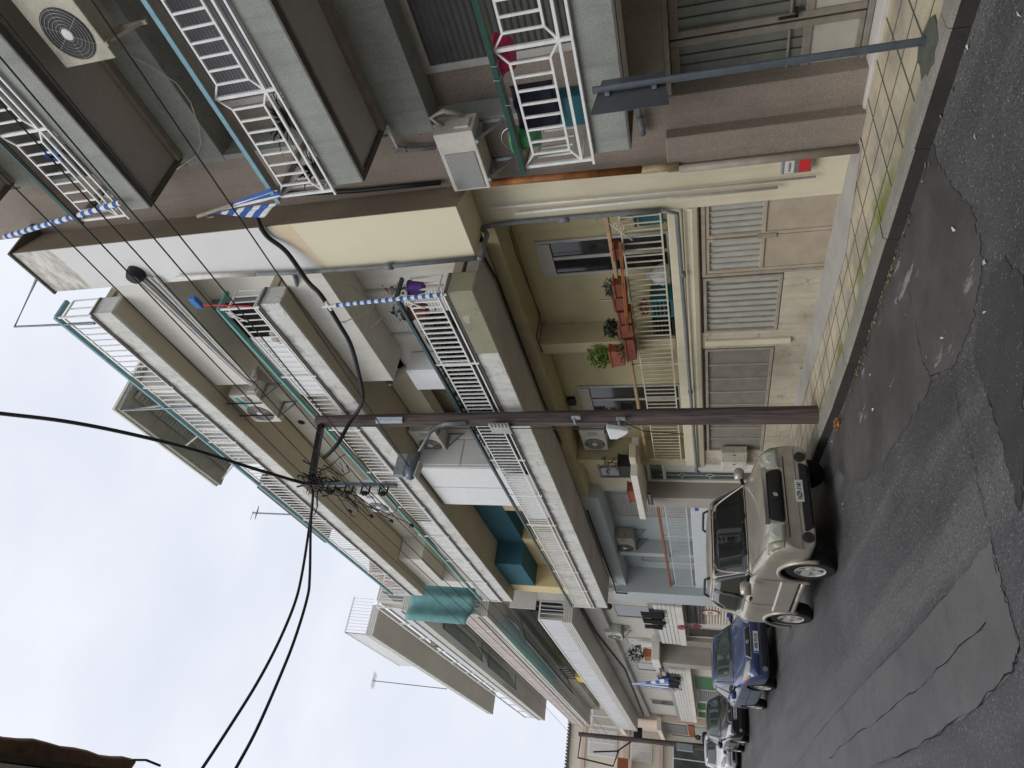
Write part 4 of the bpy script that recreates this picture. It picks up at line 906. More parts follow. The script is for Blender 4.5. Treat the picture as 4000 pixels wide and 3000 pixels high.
# stair railing on roof of the pale house and its pipe frame
q = on_x(1385, 2400, -26.5); e = on_x(1490, 2440, -26.5)
sr = MB(); 
for k in range(12): sr.box(-25.95, -25.93, 5.7 + k * .13, 5.72 + k * .13, 13.65, 14.6)
sr.box(-25.96, -25.92, 5.7, 7.2, 14.58, 14.63); sr.box(-32, -25.95, 5.69, 5.73, 14.58, 14.63)
for k in range(40): sr.box(-25.95 - k * .15, -25.93 - k * .15, 5.7, 5.72, 13.65, 14.6)
tag(sr.build('roof_railing', M_railw), 'white railing on the roof of the pale grey house', 'railing')
rt = thing('tiled_roof', 'small orange tiled roof edge behind the end of the roof terrace railing', 'roof', (-22, 8, 10.5))
mb = MB(); 
for k in range(16): mb.tube([(-21.7 - k * .22, 6.9, 11.75), (-21.7 - k * .22, 8.2, 12.1)], .12, 6)
mb.build('tiles', M_terral, rt); MB().box(-25.2, -21.6, 7.2, 9.5, 10.2, 11.72).build('wall', M_b2, rt)
# ------------------------------------------------------------------ far end houses
FB = thing('far_house', 'cream far house with dark tile ends behind the distant utility pole', 'building', (-50, 7, -.8))
MB().box(-62, -50, 3.75, 12, -1, 9.25).build('wall', M_far, FB)
MB().box(-62.3, -49.85, 3.6, 12, 9.25, 9.38).build('roof', M_grime, FB)
te = MB()
for k in range(40): te.tube([(-49.8, 3.7 + k * .2, 9.43), (-50.6, 3.7 + k * .2, 9.5)], .06, 6)
te.build('roof_tile_row', M_grime, FB)
MB().box(-49.99, -49.9, 3.76, 7, 8.2, 8.45).box(-49.99, -49.9, 3.76, 9, 5.3, 5.7).box(-49.99, -49.8, 3.76, 9, 3.1, 3.35).build('string_course', M_pink, FB)
for (ya, yb, za, zb, mm) in ((4.6, 6.2, 6.1, 8.0, M_plate), (4.6, 5.9, 3.8, 5.2, M_shut), (6.4, 7.6, 6.2, 7.9, M_frame), (6.3, 7.4, .9, 2.6, M_shutg), (4.3, 5.8, .2, 2.5, M_glassg)):
    f = MB().box(-49.97, -49.9, ya, yb, za, zb).build('window', M_railw, FB); MB().box(-49.899, -49.88, ya + .08, yb - .08, za + .08, zb - .08).build('pane', mm, f)
    b = MB().box(-49.88, -49.86, (ya + yb) / 2 - .03, (ya + yb) / 2 + .03, za + .08, zb - .08); b.build('mullion', M_railw, f)
MB().box(-49.9, -48.9, 3.3, 4.6, 5.0, 5.2).build('balcony_slab', M_pink, FB); MB().box(-48.95, -48.9, 3.3, 4.6, 5.2, 5.9).build('balcony_panel', M_orange, FB)
PHs = thing('far_house', 'peach far house with a dark shop front just beyond the pale grey apartment building', 'building', (-46.5, 7, -.8))
MB().box(-49.6, -44.7, 6.4, 14, -1, 5.6).build('wall', M_pink, PHs)
MB().box(-49.6, -44.6, 5.9, 6.6, 2.9, 3.15).box(-49.6, -44.6, 6.0, 6.6, 5.4, 5.65).build('cornice', M_far, PHs)
MB().box(-48.9, -45.2, 6.35, 6.41, 1.5, 2.75).build('window', M_shutg, PHs); MB().box(-49.5, -44.8, 6.33, 6.4, 1.05, 1.4).build('shop_fascia', M_orange, PHs); MB().box(-48.9, -45.2, 6.35, 6.41, -.6, 1.0).build('shop_window', mat('pale_green_shop_glass', (.42, .49, .45), .2, 0, .1), PHs)
FC = thing('far_house', 'low far house with brown awning at the very end of the street', 'building', (-72, 3, -.2))
MB().box(-85, -70, -.5, 9, -.5, 7.0).build('wall', M_pink, FC); MB().box(-85, -69.5, -1, 9, 7.0, 7.3).build('roof', M_terra, FC); MB().box(-69.99, -69.9, .6, 3.0, 3.2, 5.0).box(-69.99, -69.9, 4.0, 5.5, 3.2, 5.0).build('window', M_shutg, FC); MB().box(-69.98, -69.2, .5, 5.8, 2.5, 2.7).build('awning_board', M_orange, FC)
# ------------------------------------------------------------------ low tiled house on the camera's own side of the street
OH = thing('tiled_house', 'low house close overhead with a wavy brown tile eave, upper corner of the view', 'house', (4, -3, -1.9))
Z0 = 2.35
ea = MB()
def eave_pt(u, v):
    X = -2.80 + 12 * u; ph = X * 2 * PI / .62
    return Vector((X, .02 - .022 * X * 0 + .004 * (math.sin(ph) + math.sin(ph * 2.7 + 1)) * (1 - v) + .008 * X / 3 - 3.2 * v, Z0 + .07 + .006 * math.sin(ph) + 1.1 * v))
ea.grid(eave_pt, 180, 8); ea.build('roof_tiles', mat('weathered_brown_tiles', (.36, .22, .15), .85, 0, .4, 6, bump=.4), OH, smooth=True, solid=.03)
MB().box(-2.78, 9, -.055, -.03, Z0 - .02, Z0 + .075).build('eave_board', mat('dark_brown_board', (.13, .10, .07), .8, 0, .3, 6), OH); MB().box(-2.78, 9, -.10, -.06, Z0 - .03, Z0 + .02).build('gutter_edge', M_plate, OH)
MB().box(-2.76, 9, -1.2, -.101, Z0 + .0, Z0 + .06).build('eave_soffit', M_blackg, OH); MB().box(-2.6, 9, -8, -1.2, -2.4, Z0 + .05).build('wall', M_cream, OH); MB().box(-48, -4.2, -14, -3.4, -2.4, 4.2).build('unseen_shade_block', M_cream, OH)  # last box: unseen block opposite the facades, added to darken their lower floors
MB().tube([(-2.78, 0.012, Z0 + .06), (-2.86, .02, Z0 + .06), (-2.95, .008, Z0 + .05)], .005, 6).build('drip_wire', M_black, OH)
# ------------------------------------------------------------------ utility pole with lamp, insulators and wires
UX, UY = -8.85, 5.50
UP = thing('utility_pole', 'weathered wooden utility pole with insulator rack at the kerb before the cream house', 'utility pole', (UX, UY, -1.62))
M_pole = wall('pole_timber', (.17, .115, .09), (.06, .045, .04), .5, 2.0, 60, .2, .6, .5)
pt = NT('pole_wood'); v = pt.map((30, 30, 1.2)); n = pt.noise(1.0, 6, .65, v); pt.color(pt.mix(pt.ramp(n, .35, .65), (.045, .037, .036), (.15, .118, .108))); pt.set(Roughness=.85, Specular_IOR_Level=.2); pt.bump(n, .6, .01); M_pole = pt.m
top = on_y(1238, 1642, UY)
MB().tube([(UX, UY, -1.68), (UX - .02, UY, 2.0), (UX - .03, UY, top.z)], [.135, .125, .105], 18).build('pole', M_pole, UP, smooth=True, auto=.6)
armE = on_x(1213, 1890, UX); ARM = [Vector((UX, UY - .1, top.z - .12)), Vector((UX, armE.y, armE.z))]
MB().bar(ARM[0], ARM[1], .11, .09).build('crossarm', M_blackg, UP, bevel=.01)
AY = armE.y
hz = [on_x(x_, y_, UX).z for x_, y_ in ((1250, 1885), (1540, 1850))]
MB().box(UX - .03, UX + .03, AY - .03, AY + .03, hz[1] - .1, hz[0]).build('insulator_rack', M_steeld, UP)
IZ = []
for (x_, y_) in ((1296, 1898), (1364, 1905), (1430, 1905), (1500, 1907)):
    q = on_x(x_, y_, UX); IZ.append(q.z); i_ = MB()
    i_.tube([(UX, AY - .02, q.z + .07), (UX, AY - .16, q.z + .07), (UX, AY - .16, q.z - .07), (UX, AY - .02, q.z - .07)], .016, 6); i_.lathe([(.03, q.z - .05), (.045, q.z - .02), (.03, q.z), (.045, q.z + .02), (.03, q.z + .05)], (UX, AY - .15, 0), 10, 'z')
    i_.build('insulator', M_black, UP, smooth=True, auto=.7)
q = on_x(1560, 1850, UX); MB().box(UX - .05, UX + .05, q.y - .05, q.y + .35, q.z - .09, q.z + .09).build('clamp_plate', M_steel, UP, bevel=.01)
# steel collars and small plate lower on the pole
for z_ in (on_y(1585, 1640, UY).z,):
    MB().ext([(UX + .06, UY - .115, z_), (UX + .10, UY - .09, z_), (UX + .13, UY - .03, z_), (UX + .118, UY - .03, z_), (UX + .09, UY - .08, z_), (UX + .055, UY - .10, z_)], (0, 0, .5)).build('steel_strip', M_steel, UP)
q = on_y(1950, 1655, 5.35)
jb = thing('junction_box', 'flat grey terminal board strapped to the wooden pole below the lamp', 'junction box', (q.x, 5.33, q.z)); MB().box(q.x - .25, q.x + .05, 5.30, 5.34, q.z - .17, q.z + .17).build('board', mat('grey_board', (.42, .42, .38), .6, 0, .12), jb, bevel=.01)
f = MB()
for k in range(5): f.box(q.x - .02, q.x + .10, 5.285, 5.299, q.z - .13 + k * .06, q.z - .12 + k * .06)
f.build('terminals', M_steeld, jb)
for (x_, y_) in ((2250, 1632), (2425, 1637)):
    q = on_y(x_, y_, 5.36); MB().box(q.x - .05, q.x + .05, 5.355, 5.375, q.z - .07, q.z + .07).box(q.x - .16, q.x - .02, 5.33, 5.354, q.z + .02, q.z + .05).build('steel_bracket', M_steel, UP, bevel=.004)
# white half round cover hanging on the pole
q = on_y(2415, 1690, 5.3); cv = MB(); pts = [(q.x + .17, 5.27, q.z + .17), (q.x - .17, 5.27, q.z + .15)] + [(q.x - .17 + .28 * k / 8, 5.27, q.z + .08 - .26 * math.sin(PI * .5 * (k + 1) / 9) * (1 if k < 8 else .6)) for k in range(9)]
cv.ext(pts, (0, .10, 0)); tag(cv.build('cable_cover', mat('white_cover', (.68, .69, .70), .4, 0, .05), None, bevel=.02), 'white shield shaped cover fixed to the wooden pole at loggia height', 'cover')
# street lamp
LA = thing('street_lamp', 'grey street lamp on a curved arm fixed to the wooden pole', 'street lamp', (UX, UY - .14, 3.3))
A = on_x(1820, 1655, UX); B = on_x(1730, 1660, UX); Cc = on_x(1660, 1720, UX); D = on_x(1640, 1770, UX); E_ = on_x(1595, 1875, UX)
Y1 = UY - .15
def lamp_p(x_, y_): return on_x(x_, y_, UX + .05)
pts = [lamp_p(1822, 1652), lamp_p(1740, 1655), lamp_p(1705, 1668), lamp_p(1680, 1690), lamp_p(1632, 1775)]
MB().tube(pts, [.035, .035, .033, .03, .028], 10).build('lamp_arm', M_steel, LA, smooth=True)
a = lamp_p(1632, 1775); b = lamp_p(1597, 1872); dv = (b - a).normalized()
MB().tube([a - dv * .02, a + dv * .06, a + dv * .18, a + (b - a) * .75, b], [.05, .06, .10, .12, .05], 14).build('lamp_head', M_steeld, LA, smooth=True)
lo = a.lerp(b, .62) + Vector((0, 0, -.10)); MB().grid(lambda u, v: a.lerp(b, .35 + .6 * u) + Vector((.16 * (v - .5), 0, -.108)), 4, 4).build('lamp_lens', M_lampg, LA, solid=.02)
# wires along the street
tgt = []
WIRES = [((0, 675), 'topmost of the six thin wires running along the street', (1135, 1810)), ((0, 539), 'second from the top of the six thin wires along the street', (1296, 1898)),
         ((0, 400), 'third from the top of the six thin wires along the street', (1364, 1905)), ((0, 223), 'third from the bottom of the six thin wires along the street', (1430, 1905)),
         ((0, 56), 'second from the bottom of the six thin wires along the street', (1500, 1907)), ((357, 0), 'lowest of the six thin wires, passing in front of the folded striped flag', (1610, 1842))]
YW_ = AY - .15
for k, (px, lb, at) in enumerate(WIRES):
    P = on_x(at[0], at[1], UX - .03)
    N = on_y(px[0], px[1], P.y); N.y = P.y
    L = Vector((-45, 4.95, P.z + 1.2 - k * .12)); seq = [P + (N - P) * t_ for t_ in (1.7, 1.3, 1, .75, .5, .25, 0)]
    if k < 5: seq += [P.lerp(L, t_) - Vector((0, 0, .25 * math.sin(PI * t_))) for t_ in (.2, .4, .6, .8, 1)]
    tag(MB().tube(seq, .0085, 6).build('overhead_wire', M_black), lb, 'wire', 'thin overhead wires on the near utility pole')
# heavy cables
H = Vector((UX, AY, armE.z))
def heavy(px, y0, y1, r, label, start=H, by_y=True):
    pts = [start]
    for i, (x_, y_) in enumerate(px):
        t_ = (i + 1) / len(px); pts.append(on_y(x_, y_, y0 + (y1 - y0) * t_) if by_y else on_x(x_, y_, y0 + (y1 - y0) * t_))
    return tag(MB().tube(smooth_path(pts), r, 8).build('overhead_cable', M_black, None, smooth=True), label, 'cable', 'thick black cables leaving the near utility pole')
heavy([(1178, 1885), (1000, 1833), (750, 1755), (500, 1693), (250, 1645), (0, 1615), (-200, 1590)], AY, 3.2, .026, 'thick black cable rising from the crossarm past the rooftop room across the sky')
heavy([(1222, 1940), (1214, 2050), (1210, 2250), (1199, 2340), (1149, 2503), (1086, 2661), (1000, 2855), (922, 3000), (850, 3130)], UX, UX + 1.2, .020, 'black cable sagging over open sky from the pole, the one nearer the houses', H, False)
heavy([(1222, 1940), (1205, 2080), (1178, 2250), (1149, 2363), (1084, 2517), (1000, 2675), (890, 2850), (791, 3000), (700, 3130)], UX, UX + 1.2, .020, 'black cable sagging over open sky from the pole, the one further from the houses', H, False)
px = [(1318, 1735), (1366, 1650), (1400, 1602), (1417, 1555), (1408, 1490), (1373, 1355), (1326, 1268), (1282, 1196), (1247, 1145), (1200, 1097), (1120, 985), (1048, 927), (1015, 880), (1004, 848)]
ys = [4.95, 5.33, 5.5, 5.58, 5.62, 5.63, 5.63, 5.66, 5.7, 5.85, 5.95, 6.0, 6.0, 6.02]
bundle = [on_x(1265, 1790, UX - .05)] + [on_y(a_, b_, c_) for (a_, b_), c_ in zip(px, ys)]
tag(MB().tube(smooth_path(bundle), .034, 8).build('cable_bundle', M_black, None, smooth=True), 'thick black cable bundle sweeping from the pole past the beam to the striped flag', 'cable')
pts = [on_y(*q_, 6.62) for q_ in ((1108, 757), (1180, 757), (1260, 752), (1400, 745), (1550, 730), (1720, 713))]
tag(MB().tube(pts, .03, 8).build('wall_cable', M_black, None, smooth=True), 'black cable running up the brown wall from the flag to the orange pipe', 'cable')
# tangle at the end of the crossarm
tg = MB()
for k in range(16):
    c0 = H + Vector((random.uniform(-.15, .15), random.uniform(-.12, .25), random.uniform(-.15, .12))); p = [c0]
    for j in range(4): p.append(p[-1] + Vector((random.uniform(-.25, .12), random.uniform(-.2, .2), random.uniform(-.25, .14))))
    tg.tube(p, random.uniform(.006, .013), 5)
for k in range(9):
    a_ = random.uniform(.15, .5); q0 = H + Vector((random.uniform(-.5, .15), random.uniform(-.1, .5), random.uniform(-.25, .1))); ph = random.uniform(0, 6)
    tg.tube([q0 + Vector((a_ * .5 * math.cos(ph + j * .45), .15 * math.sin(ph + j * .3), a_ * .4 * math.sin(ph + j * .45))) for j in range(int(random.uniform(7, 15)))], random.uniform(.010, .018), 5)
for k in range(5):
    q0 = Vector((UX - .3 - .3 * k, YW_, IZ[k % 4])); q1 = Vector((UX - .15, YW_ + .05, IZ[(k + 1) % 4])); tg.tube(smooth_path([q0, q0.lerp(q1, .5) + Vector((0, -.05, -.2)), q1], 6), .007, 5)
tg.tube(smooth_path([H, H + Vector((-.3, .1, -.25)), H + Vector((-.75, 0, -.45)), H + Vector((-1.1, 0, -.35))], 6), .024, 6)
for i_ in range(3): tg.tube([H + Vector((0, 0, -.05)), H + Vector((-.35, -.05, -.35 - .2 * i_)), Vector((UX - .9, YW_, IZ[i_] + .05)), Vector((UX - 1.0, YW_, IZ[i_]))], .009, 5)
for i_ in range(4): q = Vector((UX - .75 - .18 * i_, YW_, IZ[i_ if i_ < 4 else 3])); tg.box(q.x - .04, q.x + .04, q.y - .02, q.y + .02, q.z - .03, q.z + .03)
tag(tg.build('wire_tangle', M_black, None, smooth=True), 'tangle of black wire ends and clamps at the tip of the crossarm', 'wire tangle')
# thin drop cables on the pole
tag(MB().tube([(UX + .1, 5.36, 2.9), (UX + .1, 5.35, 1.2), (UX - .1, 5.3, .9), (UX - .2, 5.3, .3)], .008, 5).tube([(UX - .14, 5.4, 4.5), (UX - .14, 5.38, 2.0), (UX - .12, 5.36, 1.1)], .008, 5).build('drop_cable', M_black), 'thin black drop cable running down the wooden pole', 'cable')
# distant pole
DP = thing('utility_pole', 'distant dark utility pole with square wire frame before the far cream house', 'utility pole', (-44.5, 5.0, -.83))
MB().tube([(-44.5, 5.3, -.9), (-44.5, 5.15, 7.75)], [.16, .12], 10).build('pole', M_pole, DP); MB().tube([(-44.5, 5.15, 7.6), (-44.5, 3.9, 7.7), (-44.5, 3.7, 5.6), (-44.5, 4.6, 5.3)], .05, 6).tube([(-44.5, 5.1, 4.6), (-44.5, 4.5, 5.4), (-44.5, 4.3, 6.8)], .05, 6).build('wire_frame', M_black, DP)
MB().box(-44.75, -44.35, 4.95, 5.3, 1.1, 2.0).build('switch_box', M_steel, DP); MB().box(-44.8, -44.6, 5.3, 5.9, 4.0, 4.5).build('lamp_head', M_black, DP)
# ------------------------------------------------------------------ traffic sign seen from behind
q = on_pave(3622, 159); sb = q.copy()
TS = thing('traffic_sign', 'grey traffic sign on a steel tube, seen from behind on the near pavement', 'traffic sign', (sb.x, sb.y, pave_z(sb.x)))
zt = on_y(2318, 353, sb.y).z
MB().tube([(sb.x, sb.y, pave_z(sb.x) - .02), (sb.x, sb.y, zt)], .032, 16).build('post', M_steeld, TS, smooth=True, auto=.8); MB().lathe([(.001, zt), (.031, zt), (.033, zt + .004), (.001, zt + .006)], (sb.x, sb.y, 0), 16).build('cap', M_black, TS)
a0 = on_y(2380, 308, sb.y - .05); a1 = on_y(2360, 425, sb.y - .05); a2 = on_y(2620, 400, sb.y - .05); a3 = on_y(2620, 338, sb.y - .05)
yawd = Vector((-.10, 1, 0)).normalized()
cz = zt - .32
def sp(s_, z_, off=0.0):
    n_ = Vector((yawd.y, -yawd.x, 0)); c_ = Vector((sb.x, sb.y, 0)) + n_ * (-.05 + off); return c_ + yawd * s_ + Vector((0, 0, z_))
pl = MB(); pl.ext([sp(-.34, cz - .33), sp(.26, cz - .27), sp(.26, cz + .27), sp(-.34, cz + .33)], Vector((yawd.y, -yawd.x, 0)) * .004); pl.build('sign_plate', mat('grey_sign_back', (.12, .13, .145), .5, .2, .15), TS)
cl = MB()
for z_ in (cz - .2, cz + .2): cl.ext([sp(-.06, z_ - .02, .012), sp(.06, z_ - .02, .012), sp(.06, z_ + .02, .012), sp(-.06, z_ + .02, .012)], Vector((yawd.y, -yawd.x, 0)) * .025)
cl.build('clamp', M_steel, TS)
fo = MB(); pts = []
for k in range(20):
    a_ = 2 * PI * k / 20; r_ = random.uniform(.85, 1.15); pts.append((sb.x + .22 * r_ * math.cos(a_), sb.y - .08 + .20 * r_ * math.sin(a_), pave_z(sb.x + .22 * r_ * math.cos(a_)) + .004))
fo.ext(pts, (0, 0, .008)); fo.build('footing', mat('dark_footing', (.10, .105, .085), .9, 0, .3, 12), TS)
# ------------------------------------------------------------------ cars
from mathutils.bvhtree import BVHTree
def carpaint(name, col, metal=.35, rough=.3, dirt=.25):
    t = NT(name); f = t.noise(3.5, 5, .6); g = t.noise(160, 2)
    c = t.mix(t.math('MULTIPLY', t.ramp(f, .45, .75), dirt), col, (.16, .14, .115)); c = t.mix(.06, c, t.ramp(g, .3, .7), 'OVERLAY')
    t.color(c); t.set(Metallic=metal, Roughness=rough, Coat_Weight=.6, Coat_Roughness=.06, Specular_IOR_Level=.5); return t.m
M_cglass = glassy('car_glass', (.010, .012, .012), .04, .8)
def car(label, paint, loc, sp, detail=2):
    T = thing('parked_car', label, 'car', loc, 0, 'cars parked along the kerb', True); T.rotation_euler = (0, .025, sp.get('yaw', 0))
    W = sp['W'] / 2; R = sp['R']; xf, xr = sp['axles']
    st = sp['stations']; rings = []
    for (x, zb, zs, zt, hw, wr) in st:
        hwv = hw * W
        h = [(0, zb), (.8 * hwv, zb), (.97 * hwv, zb + .05), (hwv, zb + .42 * (zs - zb)), (hwv * .995, zs - .13), (.97 * hwv, zs - .03), (.91 * hwv, zs + .012)]
        if wr:
            w_ = wr * W; a = (.89 * hwv, zs + .03); b = (w_, zt - .075)
            h += [((a[0] + b[0]) / 2, (a[1] + b[1]) / 2), b, (w_ * .86, zt - .015), (0, zt)]
        else: h += [(.86 * hwv, zs + (zt - zs) * .55), (.72 * hwv, zs + (zt - zs) * .88), (.42 * hwv, zt + .004), (0, zt + .006)]
        rings.append((x, h))
    vs = []; fs = []; n = 20
    for x, h in rings:
        full = h + [(-a, b) for a, b in h[-2:0:-1]]
        vs += [(x, a, b) for a, b in full]
    for i in range(len(rings) - 1):
        for k in range(n): fs.append((i * n + k, i * n + (k + 1) % n, (i + 1) * n + (k + 1) % n, (i + 1) * n + k))
    fs.append(tuple(range(n))[::-1]); fs.append(tuple((len(rings) - 1) * n + k for k in range(n)))
    me = bpy.data.meshes.new('body_cage'); me.from_pydata(vs, [], fs)
    bm = bmesh.new(); bm.from_mesh(me); bmesh.ops.recalc_face_normals(bm, faces=bm.faces); bm.to_mesh(me); bm.free()
    o = bpy.data.objects.new('body_cage', me); COL.objects.link(o)
    md = o.modifiers.new('s', 'SUBSURF'); md.levels = 3; md.render_levels = 3
    cm = MB()
    for xx in (xf, xr):
        for s in (-1, 1): cm.lathe([(R * 1.17, s * (W - .27)), (R * 1.17, s * (W + .3))], (xx, 0, R), 40, 'y')
    c_o = cm.build('cutter', M_black); bm = bmesh.new(); bm.from_mesh(c_o.data); bmesh.ops.recalc_face_normals(bm, faces=bm.faces); bm.to_mesh(c_o.data); bm.free()
    bo = o.modifiers.new('b', 'BOOLEAN'); bo.operation = 'DIFFERENCE'; bo.object = c_o; bo.solver = 'EXACT'
    dg = bpy.context.evaluated_depsgraph_get(); dg.update()
    bme = bpy.data.meshes.new_from_object(o.evaluated_get(dg)); bme.name = 'body'
    bpy.data.objects.remove(o); bpy.data.objects.remove(c_o)
    bme.materials.clear(); bme.materials.append(paint); bme.materials.append(M_tyre)
    for p in bme.polygons: p.use_smooth = True; p.material_index = 0
    for p in bme.polygons:                                   # the inside of the arches is bare black liner
        c = p.center
        for xx in (xf, xr):
            if (c.x - xx) ** 2 + (c.z - R) ** 2 < (R * 1.178) ** 2 and abs(c.y) < W - .02: p.material_index = 1
    bm = bmesh.new(); bm.from_mesh(bme)
    for e in bm.edges:
        if len(e.link_faces) == 2 and e.calc_face_angle(0) > .7: e.smooth = False
    bm.to_mesh(bme); bm.free()
    B = bpy.data.objects.new('body', bme); COL.objects.link(B); B.parent = T; B['_local'] = 1
    tree = BVHTree.FromPolygons([v.co for v in bme.vertices], [tuple(p.vertices) for p in bme.polygons])
    def hit(axis, a, b, off, sgn=1):
        if axis == 'x': org = Vector((3, a, b)); d = Vector((-1, 0, 0))
        elif axis == 'y': org = Vector((a, sgn * 3, b)); d = Vector((0, -sgn, 0))
        else: org = Vector((a, b, 4)); d = Vector((0, 0, -1))
        r = tree.ray_cast(org, d)
        return (r[0] - d * off) if r[0] else None
    def drape(name, poly, axis, m, off=.006, sgn=1, cuts=3, parent=T, th=.006, rnd=0.0):
        bm = bmesh.new()
        if rnd:
            q = []; L = len(poly)
            for i in range(L):
                p0, p1, p2 = Vector(poly[i - 1]), Vector(poly[i]), Vector(poly[(i + 1) % L])
                r = min(rnd, (p0 - p1).length * .45, (p2 - p1).length * .45); a = p1 + (p0 - p1).normalized() * r; c = p1 + (p2 - p1).normalized() * r
                for k in range(5): t_ = k / 4; q.append(a * (1 - t_) ** 2 + p1 * 2 * t_ * (1 - t_) + c * t_ ** 2)
            poly = q
        f = bm.faces.new([bm.verts.new((p[0], p[1], 0)) for p in poly]); bmesh.ops.triangulate(bm, faces=[f])
        bmesh.ops.subdivide_edges(bm, edges=bm.edges[:], cuts=cuts, use_grid_fill=True)
        last = None
        for v in bm.verts:
            p = hit(axis, v.co.x, v.co.y, off, sgn)
            if p is None: p = last if last is not None else Vector((0, v.co.x, v.co.y))
            v.co = p; last = p
        bmesh.ops.recalc_face_normals(bm, faces=bm.faces); me = bpy.data.meshes.new(name); bm.to_mesh(me); bm.free()
        me.materials.append(m)
        for p in me.polygons: p.use_smooth = True
        ob = bpy.data.objects.new(name, me); COL.objects.link(ob); ob.parent = parent; ob['_local'] = 1
        md = ob.modifiers.new('s', 'SOLIDIFY'); md.thickness = th; md.offset = -1
        return ob
    def seam(name, pts, axis, w=.008, sgn=1, m=None, parent=None):
        mb_ = MB(); P = []
        for (a, b), (c, d) in zip(pts[:-1], pts[1:]):
            for k in range(8): q = hit(axis, a + (c - a) * k / 8, b + (d - b) * k / 8, -.001, sgn); P += [q] if q else []
        q = hit(axis, pts[-1][0], pts[-1][1], -.001, sgn); P += [q] if q else []
        if len(P) > 1: mb_.tube(P, w * .5, 5).build(name, m or M_black, parent or T)
    # wheels
    for xx in (xf, xr):
        for s in (-1, 1):
            wh = MB(); y0 = s * (W - .02); wd = .20
            prof = [(R * .62, 0), (R * .66, .004), (R * .93, -.002), (R * .985, -.03), (R, -.07), (R, -wd + .05), (R * .95, -wd), (R * .6, -wd)]
            wh.lathe([(r, y0 + s * d) for r, d in prof], (xx, 0, R), 36, 'y', False); w_o = wh.build('wheel', M_tyre, T, smooth=True, auto=.7)
            rim = MB(); rim.lathe([(R * .63, y0 - s * .004), (R * .60, y0 + s * .004), (R * .56, y0 - s * .012), (R * .55, y0 - s * .06)], (xx, 0, R), 36, 'y', False)
            for k in range(5):
                a = 2 * PI * k / 5 + .3
                c_, s_ = math.cos(a), math.sin(a); cw, sw = -s_, c_
                for (r0, r1, w0, w1) in ((R * .12, R * .57, R * .13, R * .17),):
                    pts = [(xx + c_ * r0 + cw * w0, y0 - s * .028, R + s_ * r0 + sw * w0), (xx + c_ * r0 - cw * w0, y0 - s * .028, R + s_ * r0 - sw * w0), (xx + c_ * r1 - cw * w1, y0 - s * .008, R + s_ * r1 - sw * w1), (xx + c_ * r1 + cw * w1, y0 - s * .008, R + s_ * r1 + sw * w1)]
                    rim.ext(pts, (0, -s * .02, 0))
            rim.lathe([(.001, y0 - s * .012), (R * .17, y0 - s * .016), (R * .2, y0 - s * .035)], (xx, 0, R), 20, 'y', False)
            rim.build('rim', M_rim, w_o, smooth=True, auto=.5); MB().lathe([(R * .56, y0 - s * .07), (.01, y0 - s * .072)], (xx, 0, R), 24, 'y', False).build('brake_disc', M_black, w_o)
    sp['build'](T, W, R, xf, xr, hit, drape, seam)
    return T
def mirror(T, x, y, z, s, paint, hit=None):
    m = MB(); m.lathe([(.03, -.10), (.092, -.085), (.105, 0), (.098, .07), (.06, .10)], (0, 0, 0), 14, 'y'); m.v = [(x + vx * .65, y + s * .09 + vy, z + vz * .8) for vx, vy, vz in m.v]
    o = m.build('wing_mirror', paint, T, smooth=True); MB().bar((x, y - s * .12, z - .06), (x, y + s * .04, z - .02), .05).build('mirror_arm', M_black, o)
def plate(T, x, y, z, txt, w=.36, h=.10, euro=False, ang=0):
    p = MB().box(x, x + .012, y - w / 2, y + w / 2, z - h / 2, z + h / 2).build('number_plate', M_plate, T, bevel=.004)
    text_mesh(txt, h * .86, 'plate_lettering', M_black, p, frame((0, 1, 0), (0, 0, 1), (x + .0135, y + (.02 if euro else 0), z)), .0008, .002, w * .86 / (len(txt) * h * .50))
    if euro: MB().box(x + .0125, x + .0135, y - w / 2 + .004, y - w / 2 + .045, z - h / 2 + .004, z + h / 2 - .004).build('plate_band', M_flagb, p)
